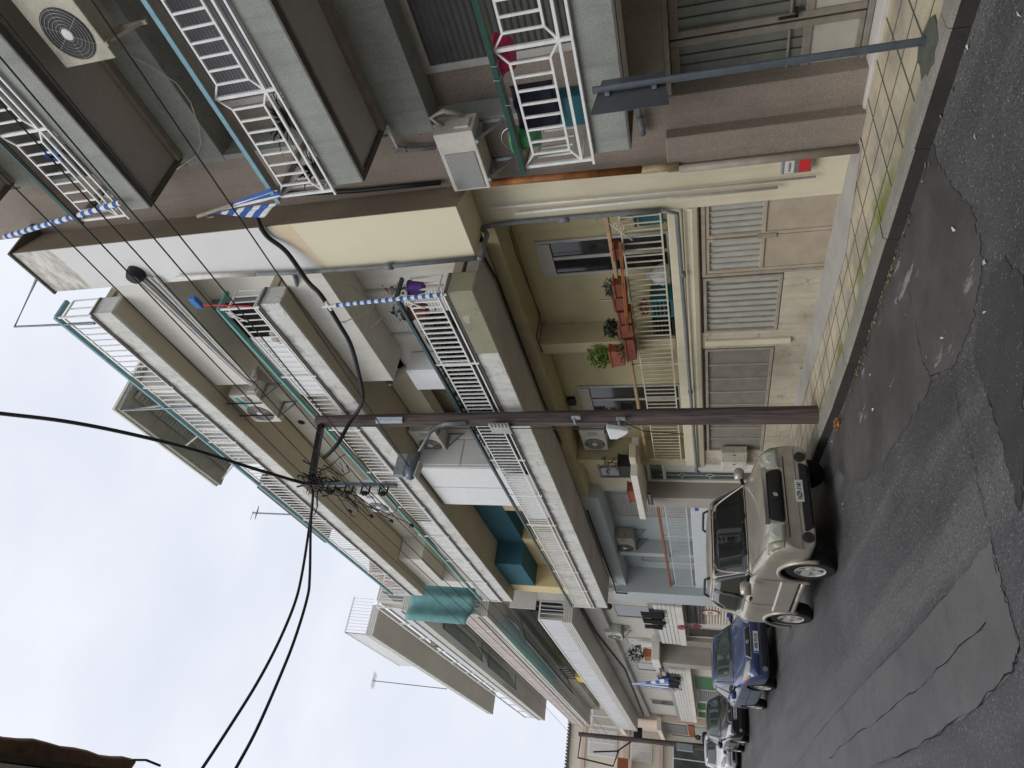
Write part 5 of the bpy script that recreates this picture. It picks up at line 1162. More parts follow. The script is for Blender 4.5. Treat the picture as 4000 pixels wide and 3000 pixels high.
# --- off-road car
P_suv = carpaint('champagne_paint', (.41, .37, .305), .35, .32, .40)
P_blue = carpaint('periwinkle_paint', (.055, .085, .20), .35, .28, .15)
P_blk = carpaint('black_paint', (.012, .012, .016), .2, .2, .1)
P_wht = carpaint('white_paint', (.72, .73, .76), 0, .3, .05)
def suv_build(T, W, R, xf, xr, hit, drape, seam):
    for s in (-1, 1):
        win = drape('side_window', [(-1.20, 1.125), (-1.70, 1.575), (-2.72, 1.585), (-3.02, 1.40), (-3.02, 1.20), (-2.86, 1.135)], 'y', M_cglass, .006, s, 3, T, .006, .10)
        seam('window_trim', [(-1.17, 1.10), (-2.88, 1.112), (-3.06, 1.19), (-3.06, 1.41), (-2.74, 1.61), (-1.69, 1.60), (-1.17, 1.10)], 'y', .03, s, P_suv)
        drape('window_pillar', [(-2.10, 1.13), (-2.26, 1.13), (-2.22, 1.58), (-2.08, 1.58)], 'y', M_blackg, .011, s, 2, win, .004)
        seam('door_seam', [(-1.12, .62), (-1.12, 1.06), (-1.70, 1.60)], 'y', .010, s); seam('door_seam', [(-2.30, .62), (-2.30, 1.10)], 'y', .010, s); seam('door_seam', [(-1.12, .62), (-2.30, .62)], 'y', .010, s)
        q = hit('y', -2.08, 1.03, .012, s)
        if q: MB().box(-2.15, -2.01, q.y - .012, q.y + .012, 1.01, 1.05).build('door_handle', M_black, T, bevel=.008)
        # lower cladding between the arches and flares round them
        cl = MB(); yb = W - .005; cl.ext([(xf - .43, s * (yb - .06), .40), (xf - .43, s * (yb + .025), .43), (xf - .43, s * (yb + .028), .66), (xf - .43, s * (yb - .03), .70)], (xr - xf + .88, 0, 0)); cl.build('side_cladding', P_suv, T, bevel=.012)
        st = MB(); st.tube([(xf - .42, s * (W - .02), .36), (xr + .45, s * (W - .02), .36)], .04, 8); st.build('side_step', P_suv, T, smooth=True)
        for xx in (xf, xr):
            pts = [(xx + R * 1.24 * math.cos(a), s * (W - .005), R + R * 1.24 * math.sin(a)) for a in [(-.12 + (PI + .24) * k / 26) for k in range(27)]]
            MB().tube(pts, .030, 8).build('wheel_arch_flare', P_suv, T, smooth=True)
        mirror(T, -1.22, s * (W + .02), 1.16, s, P_suv)
        # headlight
        hl = drape('headlight', [(s * .40, .70), (s * .77, .735), (s * .795, .93), (s * .60, .965), (s * .42, .93)] if s > 0 else [(s * .42, .93), (s * .60, .965), (s * .795, .93), (s * .77, .735), (s * .40, .70)], 'x', M_lampg, .010, 1, 3, T, .012, .04)
        q = hit('x', s * .55, .82, .012)
        if q: MB().lathe([(.001, q.x + .003), (.05, q.x + .003), (.062, q.x - .004)], (0, s * .55, .82), 18, 'x').build('reflector', mat('dull_reflector', (.62, .63, .58), .25, .3, .1), hl, smooth=True, auto=.3)
        drape('indicator', [(s * .66, .735), (s * .76, .745), (s * .775, .92), (s * .67, .93)][::s], 'x', mat('smoked_lens', (.25, .24, .17), .15, 0, .1), .016, 1, 2, hl, .004, .02)
        q = hit('x', s * .60, .43, .004)
        if q: MB().lathe([(.075, q.x - .02), (.075, q.x + .014), (.05, q.x + .02), (.001, q.x + .016)], (0, s * .60, .43), 18, 'x').build('fog_lamp', M_acd, T, smooth=True, auto=.6)
        rr = MB(); yr = s * W * .70; rr.tube([(-1.90, yr, 1.64), (-2.0, yr, 1.715), (-2.72, yr, 1.715), (-2.85, yr, 1.64)], .020, 8); rr.build('roof_rail', M_black, T, smooth=True)
    drape('windscreen', [(-.69, 1.12), (.69, 1.12), (.625, 1.575), (-.625, 1.575)], 'x', M_cglass, .006, 1, 5, T, .006, .05)
    seam('windscreen_seal', [(-.71, 1.10), (.71, 1.10), (.645, 1.595), (-.645, 1.595), (-.71, 1.10)], 'x', .026)
    w = MB()
    for (a, b, c, d) in ((-.45, 1.125, .05, 1.165), (.12, 1.12, .58, 1.17)):
        p = hit('x', a, b, .02); q = hit('x', c, d, .02); w.tube([p, q], .008, 5)
    w.build('wiper', M_black, T)
    g = drape('grille', [(-.40, .69), (.40, .69), (.37, .895), (-.37, .895)], 'x', M_black, .008, 1, 3, T, .01, .06)
    for k in range(4): seam('grille_bar', [(-.37, .725 + k * .045), (.37, .725 + k * .045)], 'x', .014, 1, M_blackg, g)
    seam('grille_trim', [(-.43, .915), (.43, .915)], 'x', .075, 1, M_chrome, g); seam('grille_trim', [(-.42, .90), (-.43, .70), (-.38, .67), (.38, .67), (.43, .70), (.42, .90)], 'x', .022, 1, P_suv, g)
    q = hit('x', 0, .80, .02); e = MB()
    for dz in (.014, -.010): e.ext([(q.x, -.035, .79 + dz), (q.x, -.015, .79 + dz - .02), (q.x, .035, .79 + dz + .008), (q.x, .015, .79 + dz + .028)], (.008, 0, 0))
    e.build('grille_emblem', M_chrome, g)
    drape('lower_intake', [(-.46, .335), (.46, .335), (.52, .46), (-.52, .46)], 'x', M_black, .006, 1, 3, T, .01, .04)
    seam('bumper_crease', [(-.78, .51), (-.3, .505), (.3, .505), (.78, .51)], 'x', .012, 1, M_steeld); seam('bumper_gap', [(-.80, .655), (.80, .655)], 'x', .016)
    seam('bonnet_seam', [(-.18, .70), (-.60, .68), (-1.05, .66)], 'z', .010); seam('bonnet_seam', [(-.18, -.70), (-.60, -.68), (-1.05, -.66)], 'z', .010)
    q = hit('x', .08, .50, .0); plate(T, q.x + .006, .08, .475, 'NZP-1646', .33, .10)
    ca = MB().box(-3.4, -.35, -W + .25, W - .25, .30, .42).box(-1.0, -.6, -.5, .5, .22, .35); ca.build('underbody', M_black, T)
suv = dict(W=1.64, R=.335, axles=(-.73, -3.03), yaw=0.0, stations=[
    (-.02, .42, .60, .68, .90, 0), (.015, .35, .63, .73, .945, 0), (-.01, .32, .76, .90, .965, 0), (-.09, .32, .88, .96, .98, 0), (-.30, .32, .95, 1.0, .99, 0), (-.75, .34, 1.00, 1.05, 1.0, 0), (-1.02, .36, 1.05, 1.085, 1.0, 0),
    (-1.12, .36, 1.06, 1.12, 1.0, .90), (-1.30, .36, 1.07, 1.27, 1.0, .885), (-1.60, .36, 1.075, 1.54, 1.0, .86), (-1.72, .36, 1.08, 1.645, 1.0, .85), (-1.92, .36, 1.08, 1.68, 1.0, .845), (-2.40, .36, 1.09, 1.69, 1.0, .845), (-2.90, .36, 1.10, 1.675, 1.0, .84), (-3.20, .38, 1.11, 1.61, .99, .82), (-3.45, .42, 1.10, 1.35, .96, .80), (-3.56, .46, 1.05, 1.12, .90, .7), (-3.60, .55, .95, 1.0, .84, 0)], build=suv_build)
car('champagne three-door off-road car with a white number plate, nearest of the parked cars', P_suv, (-8.98, 4.27, road_z(-8.98)), suv)
# --- generic saloon / hatchback
def hatch_build(paint, txt, dark_low=False, lamp=None):
    def f(T, W, R, xf, xr, hit, drape, seam):
        for s in (-1, 1):
            win = drape('side_window', [(-1.30, .94), (-1.98, 1.335), (-2.75, 1.35), (-3.35, 1.16), (-3.42, 1.0), (-3.2, .96)], 'y', M_cglass, .006, s, 3, T, .006, .08)
            drape('window_pillar', [(-2.22, .95), (-2.32, .95), (-2.36, 1.36), (-2.28, 1.36)], 'y', M_blackg, .011, s, 2, win, .004)
            for xx in (-1.22, -2.26): seam('door_seam', [(xx, .36), (xx, .90)], 'y', .009, s)
            seam('side_moulding', [(-.98, .56), (-3.0, .58)], 'y', .03, s, M_black)
            for xx in (-2.05, -3.0):
                q = hit('y', xx, .86, .01, s)
                if q: MB().box(xx - .07, xx + .07, q.y - .01, q.y + .01, .845, .875).build('door_handle', M_black, T, bevel=.006)
            mirror(T, -1.42, s * (W + .0), .96, s, paint)
            pol = [(s * .42, .60), (s * .74, .64), (s * .80, .80), (s * .62, .78), (s * .44, .70)][::s]
            hl = drape('headlight', pol, 'x', lamp or mat('clear_headlight', (.36, .37, .38), .1, .3, .1), .008, 1, 3, T, .01, .03)
            drape('indicator', [(s * .74, .65), (s * .79, .67), (s * .80, .74), (s * .75, .73)][::s], 'x', mat('amber_lens', (.6, .22, .05), .2), .013, 1, 2, hl, .004, .01)
            q = hit('x', s * .58, .30, .004)
            if q: MB().lathe([(.06, q.x - .02), (.055, q.x + .012), (.001, q.x + .012)], (0, s * .58, .30), 14, 'x').build('fog_lamp', M_steel, T, smooth=True, auto=.6)
        drape('windscreen', [(-.66, .965), (.66, .965), (.54, 1.35), (-.54, 1.35)], 'x', mat('pale_reflecting_glass', (.03, .045, .042), .04, 0, .1, 2, .9), .006, 1, 5, T, .006, .05)
        seam('windscreen_seal', [(-.69, .945), (.69, .945), (.56, 1.37), (-.56, 1.37), (-.69, .945)], 'x', .022)
        g = drape('grille', [(-.36, .60), (.36, .60), (.30, .70), (-.30, .70)], 'x', M_black, .006, 1, 3, T, .01, .03); seam('grille_trim', [(-.38, .59), (-.31, .715), (.31, .715), (.38, .59), (-.38, .59)], 'x', .02, 1, M_chrome, g)
        q = hit('x', 0, .65, .01); MB().lathe([(.045, q.x - .01), (.04, q.x + .006), (.001, q.x + .008)], (0, 0, .65), 16, 'x').build('grille_emblem', M_chrome, g)
        drape('lower_intake', [(-.62, .235), (.62, .235), (.56, .36), (-.56, .36)], 'x', M_black, .006, 1, 3, T, .01, .04); seam('bumper_strip', [(-.74, .45), (.74, .45)], 'x', .03, 1, M_black)
        q = hit('x', 0, .47, 0); plate(T, q.x + .01, 0, .47, txt, .50, .11, True)
        MB().box(-3.7, -.3, -W + .25, W - .25, .2, .32).build('underbody', M_black, T)
        seam('bonnet_seam', [(-.22, .66), (-1.1, .69)], 'z', .008); seam('bonnet_seam', [(-.22, -.66), (-1.1, -.69)], 'z', .008)
    return f
hs = [(-.02, .30, .44, .50, .82, 0), (.0, .24, .46, .54, .88, 0), (-.03, .20, .56, .66, .93, 0), (-.12, .19, .66, .73, .96, 0), (-.35, .19, .73, .80, .985, 0), (-.80, .20, .82, .90, 1.0, 0), (-1.12, .20, .87, .945, 1.0, 0), (-1.24, .20, .88, .99, 1.0, .84),
      (-1.50, .20, .89, 1.14, 1.0, .80), (-1.85, .20, .90, 1.33, 1.0, .75), (-2.02, .20, .90, 1.40, 1.0, .73), (-2.35, .20, .91, 1.44, 1.0, .72), (-2.9, .20, .92, 1.43, 1.0, .715), (-3.3, .21, .93, 1.35, .99, .70), (-3.65, .23, .93, 1.16, .97, .70), (-3.95, .26, .92, 1.0, .95, .68), (-4.12, .30, .88, .93, .91, 0), (-4.18, .38, .75, .82, .86, 0)]
car('periwinkle blue saloon car parked second in the row, behind the champagne off-road car', P_blue, (-17.1, 4.36, road_z(-17.1)), dict(W=1.70, R=.31, axles=(-.86, -3.46), yaw=0, stations=hs, build=hatch_build(P_blue, 'IEB-7218')))
bq = on_road(2937, 2850)
car('glossy black hatchback parked third in the row with pale headlights', P_blk, (-26.9, 4.42, road_z(-26.9)), dict(W=1.70, R=.31, axles=(-.86, -3.40), yaw=0, stations=hs, build=hatch_build(P_blk, 'KPA-2048', lamp=mat('bright_headlight', (.6, .6, .6), .1, .2, .1))))
car('white car parked last in the row, cut off by the edge of the view', P_wht, (-32.3, 4.0, road_z(-32.3)), dict(W=1.72, R=.31, axles=(-.86, -3.46), yaw=0, stations=hs, build=hatch_build(P_wht, 'NIK-5310')))
# ------------------------------------------------------------------ person beyond the black car
def skin_chain(verts, edges, radii, name, m, parent, lv=2):
    me = bpy.data.meshes.new(name); me.from_pydata(verts, edges, []); o = bpy.data.objects.new(name, me); COL.objects.link(o)
    o.modifiers.new('skin', 'SKIN')
    for i, r in enumerate(radii): me.skin_vertices[0].data[i].radius = (r, r) if isinstance(r, float) else r
    me.skin_vertices[0].data[0].use_root = True
    s = o.modifiers.new('sub', 'SUBSURF'); s.levels = lv; s.render_levels = lv
    dg = bpy.context.evaluated_depsgraph_get(); dg.update(); nm = bpy.data.meshes.new_from_object(o.evaluated_get(dg)); nm.name = name; bpy.data.objects.remove(o)
    nm.materials.clear(); nm.materials.append(m)
    for p in nm.polygons: p.use_smooth = True
    r = bpy.data.objects.new(name, nm); COL.objects.link(r); r.parent = parent; r['_local'] = 1; return r
PE = thing('person', 'person in a dark navy jacket standing beyond the black hatchback', 'person', (-35.0, 4.5, road_z(-35)), 0, None, True)
V = [(0, 0, .95), (0, 0, 1.15), (0, 0, 1.38), (0, 0, 1.50), (.01, 0, 1.58), (.02, 0, 1.70), (0, .20, 1.42), (0, .26, 1.16), (.06, .25, .92), (.08, .25, .84), (0, -.20, 1.42), (-.02, -.27, 1.16), (.05, -.25, .92), (.07, -.25, .84), (0, .10, .90), (.02, .11, .48), (0, .11, .08), (.14, .12, .04), (0, -.10, .90), (0, -.11, .48), (-.03, -.11, .08), (.11, -.12, .04)]
E_ = [(0, 1), (1, 2), (2, 3), (3, 4), (4, 5), (2, 6), (6, 7), (7, 8), (8, 9), (2, 10), (10, 11), (11, 12), (12, 13), (0, 14), (14, 15), (15, 16), (16, 17), (0, 18), (18, 19), (19, 20), (20, 21)]
skin_chain(V, E_, [.14, .13, .15, .06, .075, .085, .06, .045, .035, .04, .06, .045, .035, .04, .09, .06, .045, .04, .09, .06, .045, .04], 'body', M_skin, PE)
skin_chain([V[0], V[1], V[2], (0, 0, 1.54), V[6], V[7], V[8], V[10], V[11], V[12]], [(0, 1), (1, 2), (2, 3), (2, 4), (4, 5), (5, 6), (2, 7), (7, 8), (8, 9)], [.175, .165, .18, .13, .085, .07, .055, .085, .07, .055], 'jacket', mat('navy_jacket', (.012, .018, .05), .8, 0, .2), PE)
skin_chain([V[0], V[14], V[15], V[16], V[18], V[19], V[20]], [(0, 1), (1, 2), (2, 3), (0, 4), (4, 5), (5, 6)], [.155, .11, .08, .065, .11, .08, .065], 'trousers', M_blackc, PE)
MB().lathe([(.001, 1.83), (.06, 1.82), (.10, 1.76), (.108, 1.70), (.10, 1.62), (.07, 1.56)], (-.005, 0, 0), 16).build('hair', M_black, PE, smooth=True)
f_ = MB()
for s in (-1, 1):
    f_.lathe([(.001, .096), (.012, .094)], (0, s * .035, 1.715), 8, 'x'); f_.box(-.01, .02, s * .085, s * .10, 1.67, 1.73)
    for k in range(4): f_.tube([(.08 + .012 * k - .02, s * .25, .82), (.09 + .012 * k - .02, s * (.245 - .004 * k), .75 - .008 * (k == 1))], .008, 5)
    f_.tube([(.09, s * .235, .84), (.125, s * .225, .79)], .009, 5)
f_.box(.09, .115, -.012, .012, 1.665, 1.70); f_.build('face_and_hands', M_skin, PE)
# ------------------------------------------------------------------ plants and things on the balconies
def leaf_cloud(c, r, n, size, fn=None, hang=0.0):
    m = MB(); c = Vector(c)
    for k in range(n):
        while True:
            d = Vector((random.uniform(-1, 1), random.uniform(-1, 1), random.uniform(-1, 1)))
            if .12 < d.length < 1: break
        p = c + Vector((d.x * r[0], d.y * r[1], d.z * r[2]))
        if fn and not fn(p): continue
        a = Vector((random.uniform(-1, 1), random.uniform(-1, 1), random.uniform(-.6, .6) - hang)).normalized(); b = a.cross(Vector((random.uniform(-1, 1), random.uniform(-1, 1), random.uniform(-1, 1)))).normalized()
        s = size * random.uniform(.6, 1.3)
        m.add([p - a * s, p - b * s * .32 + a * s * .1, p + a * s, p + b * s * .32 + a * s * .1], [(0, 1, 2, 3)])
    return m
def pot_plant(name, label, cat, c, r, h, potm, leafm, n, size, lr, lz, group=None, square=None):
    t = thing(name, label, cat, c, 0, group, True)
    if square: 
        a, b = square; q = MB(); q.add([(-a * .88, -b * .85, 0), (a * .88, -b * .85, 0), (a * .88, b * .85, 0), (-a * .88, b * .85, 0), (-a, -b, h), (a, -b, h), (a, b, h), (-a, b, h)], [(0, 3, 2, 1), (4, 5, 6, 7), (0, 1, 5, 4), (1, 2, 6, 5), (2, 3, 7, 6), (3, 0, 4, 7)]); q.box(-a - .012, a + .012, -b - .012, b + .012, h - .03, h + .006); q.build('pot', potm, t, bevel=.008)
    else: MB().lathe([(r * .68, 0), (r * .95, h * .9), (r * 1.06, h * .9), (r * 1.06, h), (r * .9, h), (r * .85, h * .9), (.001, h * .88)], (0, 0, 0), 20).build('pot', potm, t, smooth=True, auto=.5)
    if n:
        leaf_cloud((0, 0, h + lz * .9), (lr, lr * .8, lz), n, size).build('foliage', leafm, t)
        s = MB()
        for k in range(5): s.tube([(0, 0, h - .03), (random.uniform(-.4, .4) * lr, random.uniform(-.4, .4) * lr, h + lz * 1.2)], .006, 5)
        s.build('stem', M_twig, t)
    return t
PL = [((2393, 958), (2425, 1004), 'small square terracotta pot at the right end of the loggia rail, empty', 0), ((2392, 1097), (2452, 1148), 'terracotta trough with small grey green succulents, just left of the empty planter bracket', 30),
      ((2392, 1150), (2455, 1200), 'terracotta trough on the loggia rail with a single dry stick, fourth thing from the right', 8), ((2410, 1205), (2470, 1254), 'terracotta trough on the loggia rail with dark bare soil, left of the stick', 0),
      ((2413, 1257), (2478, 1308), 'terracotta trough on the loggia rail with a bushy dark green jade plant', 90), ((2435, 1310), (2490, 1400), 'long low terracotta trough on the loggia rail, hung lower than its neighbours', 25)]
for (a, b, lb, n) in PL:
    A = on_y(a[0], a[1], 6.62); B = on_y(b[0], b[1], 6.62); w = abs(A.x - B.x) * .46; h = abs(A.z - B.z)
    if n == 8:
        t = pot_plant('planter', lb, 'planter', ((A.x + B.x) / 2, 6.64, min(A.z, B.z)), 0, h, M_terra, M_leafm, 0, .04, .1, .1, 'terracotta planters on the loggia rail', (w, .10)); MB().tube([(0, 0, h - .05), (.02, 0, h + .22)], .016, 6).build('stick', M_woodg, t)
    else: pot_plant('planter', lb, 'planter', ((A.x + B.x) / 2, 6.64, min(A.z, B.z)), 0, h, M_terra, M_leafm if n != 90 else M_leafd, n * 3, .045, w * 1.1, .13 if n > 50 else .08, 'terracotta planters on the loggia rail', (w, .10))
A = on_y(2400, 1352, 6.72); B = on_y(2450, 1420, 6.72)
pot_plant('planter', 'orange terracotta trough with a bright lime green trailing plant on the loggia rail', 'planter', ((A.x + B.x) / 2 - .02, 6.74, B.z + .02), 0, .24, M_terral, M_leafl, 420, .05, .26, .20, 'terracotta planters on the loggia rail', (.22, .10))
# metal planter bracket along the loggia rail
tag(MB().bar(on_y(2425, 945, 6.55), on_y(2455, 1300, 6.55), .02).bar(on_y(2418, 945, 6.55), on_y(2448, 1300, 6.55), .02).build('planter_bracket', M_rust), 'rusty flat iron planter bracket along the loggia railing', 'bracket')
# things standing in the loggia
t = thing('plastic_crate', 'blue green folding chair parts leaning at the right end of the loggia', 'chair', (-6.1, 6.95, .40), 0, 'blue things stored in the loggia', True)
MB().box(-.18, .18, -.02, .02, .05, .38).build('backrest', M_tealp, t, bevel=.02); MB().bar((-.15, 0, 0), (.12, .1, .62), .03).bar((.15, 0, 0), (-.12, .1, .62), .03).build('leg', M_tealp, t); MB().box(-.16, .16, -.05, .16, .40, .44).build('seat', M_tealp, t, bevel=.01); t.name = 'folding_chair'
for k, (xx, lb) in enumerate(((-7.9, 'dark teal plastic crate behind the loggia railing, below the stick pot'), (-8.35, 'black perforated crate behind the loggia railing, beside the party wall'))):
    t = thing('plastic_crate', lb, 'crate', (xx, 7.0, .40), 0, 'crates behind the loggia railing', True); q = ring_frame(-.2, .2, 0, .34, -.16, -.14, .04)
    for j in range(4): q.box(-.16, .16, -.158, -.142, .07 + j * .06, .09 + j * .06)
    q.box(-.2, .2, -.139, .16, 0, .03); q.box(-.2, -.18, -.139, .16, .03, .34); q.box(.18, .2, -.139, .16, .03, .34); q.build('crate_body', M_tealp if k == 0 else M_black, t)
tag(leaf_cloud((-7.95, 6.95, .86), (.16, .1, .10), 60, .05).build('flower_bunch', mat('coral_flower', (.55, .16, .14), .7, 0, .3)), 'small bunch of coral flowers behind the loggia bars', 'flowers')
bag = MB().lathe([(.001, .0), (.14, .02), (.17, .12), (.12, .24), (.04, .30), (.06, .36)], (-7.2, 6.9, .40), 12); tag(bag.build('plastic_bag', mat('grey_bag', (.45, .46, .47), .4, 0, .2, 20), None, smooth=True), 'crumpled grey plastic bag on the loggia floor edge by the window', 'bag')
# first floor balcony: purple pot, terracotta pots, hedge
P = on_y(1612, 1128, 5.85); pot_plant('flower_pot', 'purple plastic pot on the first floor balcony corner', 'flower pot', (P.x, 5.86, P.z - .16), 1.12e-1, .21, M_purple, M_twig, 30, .05, .10, .25, 'pots in the corner of the first floor balcony')
P = on_y(1625, 1218, 5.82); pot_plant('flower_pot', 'terracotta pot behind the striped flagpole on the first floor balcony', 'flower pot', (P.x, 5.84, P.z - .16), .14, .26, M_terra, M_leafm, 50, .06, .14, .14, 'pots in the corner of the first floor balcony')
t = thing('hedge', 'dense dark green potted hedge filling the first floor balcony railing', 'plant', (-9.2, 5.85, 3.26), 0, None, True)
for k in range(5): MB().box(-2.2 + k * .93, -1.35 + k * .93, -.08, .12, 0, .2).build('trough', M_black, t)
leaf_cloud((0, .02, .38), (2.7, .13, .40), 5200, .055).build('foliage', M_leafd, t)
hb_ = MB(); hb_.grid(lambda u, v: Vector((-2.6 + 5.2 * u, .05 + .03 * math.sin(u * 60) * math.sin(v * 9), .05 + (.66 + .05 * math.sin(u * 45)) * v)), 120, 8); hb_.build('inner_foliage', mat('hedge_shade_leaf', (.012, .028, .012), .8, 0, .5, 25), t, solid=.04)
s = MB()
for k in range(40): xx = -2.2 + k * .112; s.tube([(xx, 0, .12), (xx + random.uniform(-.05, .05), random.uniform(-.05, .05), .62)], .006, 4)
s.build('stem', M_twig, t)
def striped_pole(label, pts_px, plane, r, n, cross=True, part_z=None):
    A = on_y(pts_px[0][0], pts_px[0][1], plane[0]); B = on_y(pts_px[1][0], pts_px[1][1], plane[1]); t = thing('flagpole', label, 'flagpole', tuple(A), 0, 'blue and white striped flagpoles')
    MB().tube([A, B], r, 10).build('pole', M_flagw, t, smooth=True, auto=.8)
    for k in range(n): MB().tube([A.lerp(B, (k + .25) / n), A.lerp(B, (k + .72) / n)], r * 1.05, 10).build('stripe', M_flagb, t)
    if cross:
        d = (B - A).normalized(); sx = d.cross(Vector((0, 1, 0))).normalized(); m = MB(); m.bar(B, B + d * .20, .035); m.bar(B + d * .1 - sx * .08, B + d * .1 + sx * .08, .035); m.build('cross_finial', M_flagw, t)
    return t
striped_pole('blue and white striped flagpole with white cross rising from the first floor balcony', ((1730, 1150), (1308, 1193)), (5.62, 5.60), .028, 15)
striped_pole('blue and white striped flagpole leaning along the top of the brown building', ((470, 792), (20, 925)), (5.6, 5.8), .035, 16, False)
tw = MB()
for (a, b, c) in (((1490, 1165), (1440, 1215), (1352, 1255)), ((1440, 1215), (1445, 1285), (1560, 1175)), ((1362, 1110), (1420, 1155), (1470, 1200)), ((1352, 1255), (1330, 1258), (1350, 1262))): tw.tube([on_y(*a, 5.75), on_y(*b, 5.72), on_y(*c, 5.72)], .006, 4)
tag(tw.build('dry_vine', M_twig), 'bare dry vine shoots around the striped flagpole of the first floor balcony', 'vine')
# draped striped flag at the corner of the bay
def flag(name, label, folds, par=None):
    t = thing('flag', label, 'flag', tuple(folds[0][0]), 0, 'blue and white striped flags')
    for (A, B, Cc, D, n, axis) in folds:
        me = bpy.data.meshes.new('cloth'); N = 36; vs = []; fs = []; mi = []
        for j in range(N + 1):
            for i in range(N + 1):
                u, v = i / N, j / N; p = A.lerp(B, u).lerp(D.lerp(Cc, u), v); vs.append(p - t.location + Vector((0, .02 * math.sin(v * 9 + u * 4) * u, .0)))
        for j in range(N):
            for i in range(N): fs.append((j * (N + 1) + i, j * (N + 1) + i + 1, (j + 1) * (N + 1) + i + 1, (j + 1) * (N + 1) + i)); q = (i if axis == 'u' else j) / N; mi.append(int(q * n) % 2)
        me.from_pydata(vs, [], fs); me.materials.append(M_flagb); me.materials.append(M_flagw)
        for p, k in zip(me.polygons, mi): p.material_index = k; p.use_smooth = True
        o = bpy.data.objects.new('cloth', me); COL.objects.link(o); o.parent = t; md = o.modifiers.new('s', 'SOLIDIFY'); md.thickness = .004
    return t
fy = 5.62
def F(x_, y_, d=0.0): return on_y(x_, y_, fy + d)
fl = flag('flag', 'folded blue and white striped flag tied where the brown and cream buildings meet', [(F(840, 820), F(1062, 733), F(1108, 765), F(840, 828), 4, 'v'), (F(835, 832, .02), F(1085, 790, .02), F(1030, 850, .02), F(835, 834, .02), 8, 'u')])
MB().tube([F(772, 845, -.02), F(905, 800, -.02)], .022, 8).build('pole', M_woodg, fl); MB().tube([F(800, 838, -.03), F(815, 850, -.03), F(835, 846, -.03)], .008, 5).build('tie', M_woodg, fl)
# brown building balcony things
A = on_y(1925, 150, 5.85); B = on_y(2020, 280, 5.85)
tb = thing('plastic_tub', 'magenta plastic tub hanging on the lowest brown balcony rail', 'tub', ((A.x + B.x) / 2, 5.87, B.z), 0, None, True); hh = A.z - B.z; ww = abs(A.x - B.x) / 2
MB().lathe([(ww * .75, 0), (ww * .92, hh * .7), (ww, hh * .88), (ww * 1.12, hh * .9), (ww * 1.12, hh), (ww * .95, hh), (ww * .8, hh * .1), (.001, hh * .08)], (0, 0, 0), 22).build('shell', M_pinkp, tb, smooth=True, auto=.5); MB().lathe([(ww * .955, hh * .74), (ww * .975, hh * .79)], (0, 0, 0), 22, 'z', False).build('rib', M_pinkp, tb)
A = on_y(1975, 340, 5.80); B = on_y(2020, 500, 5.80)
cl = MB().grid(lambda u, v: Vector((A.x + (B.x - A.x) * u, 5.80 + .02 * math.sin(u * 11), 1.70 - .42 * v + .02 * math.sin(u * 7) * v)), 20, 10); tag(cl.build('cloth', M_navy, None, smooth=True, solid=.01), 'dark navy cloth hung over the lowest brown balcony rail beside the magenta tub', 'cloth')
P = on_y(2070, 450, 5.9); t = thing('storage_box', 'teal box standing behind the railing of the lowest brown balcony', 'box', (P.x, 5.95, 1.02), 0, None, True); MB().box(-.16, .16, -.1, .1, 0, .52).build('box_body', M_tealp, t, bevel=.02); MB().box(-.17, .17, -.11, .11, .52, .56).build('lid', M_tealp, t, bevel=.01)
P = on_y(2055, 540, 5.8); t = thing('bucket', 'green bucket at the left end of the lowest brown balcony', 'bucket', (P.x, 5.82, P.z - .14), 0, None, True); MB().lathe([(.10, 0), (.13, .27), (.14, .27), (.14, .29), (.12, .29), (.09, .02), (.001, .02)], (0, 0, 0), 20).build('shell', M_greenp, t, smooth=True, auto=.5); MB().tube([(.13 * math.cos(a), 0, .28 + .12 * math.sin(a)) for a in [PI * k / 10 for k in range(11)]], .005, 5).build('handle', M_steel, t)
hk = MB()
for (x_, y_) in ((1930, 258), (1940, 313), (1985, 410)): q = on_y(x_, y_, 5.62); hk.tube([q + Vector((0, 0, .03)), q + Vector((0, -.02, -.03)), q + Vector((.03, .02, -.05)), q + Vector((.04, .04, -.01))], .004, 5)
tag(hk.build('wire_hooks', M_steel), 'bent wire hooks clipped on the green rail of the lowest brown balcony', 'hook')
def palm(label, base, n, L):
    t = thing('potted_palm', label, 'plant', base, 0, 'potted palms on the middle brown balcony', True); MB().lathe([(.09, 0), (.12, .2), (.001, .19)], (0, 0, 0), 14).build('pot', M_black, t, smooth=True, auto=.5); m = MB()
    for k in range(n):
        a = random.uniform(0, 2 * PI); l = L * random.uniform(.6, 1); pr = None
        for j in range(6):
            u = j / 5; p = Vector((math.cos(a) * l * u * .8, math.sin(a) * l * u * .8, .2 + l * (u * 1.1 - u * u * .9))); w = .02 * (1 - u) + .003; s = Vector((-math.sin(a), math.cos(a), 0)) * w
            if pr: m.add([pr[0] - pr[1], pr[0] + pr[1], p + s, p - s], [(0, 1, 2, 3)])
            pr = (p, s)
    m.build('fronds', M_leafd, t)
P = on_y(1120, 475, 5.95); palm('potted palm behind the middle brown balcony railing, the one nearer the window', (P.x, 5.98, 3.97), 26, .55)
P = on_y(1205, 670, 5.9); palm('potted palm at the left end of the middle brown balcony', (P.x, 5.92, 3.97), 20, .45)
dark = MB(); P = on_y(215, 640, 5.9); dark.lathe([(.001, 0), (.18, .05), (.22, .25), (.12, .42), (.001, .45)], (P.x, 5.95, 6.92), 10); tag(dark.build('covered_bicycle', M_black, None, smooth=True), 'dark covered bundle behind the uppermost brown balcony railing', 'bundle')
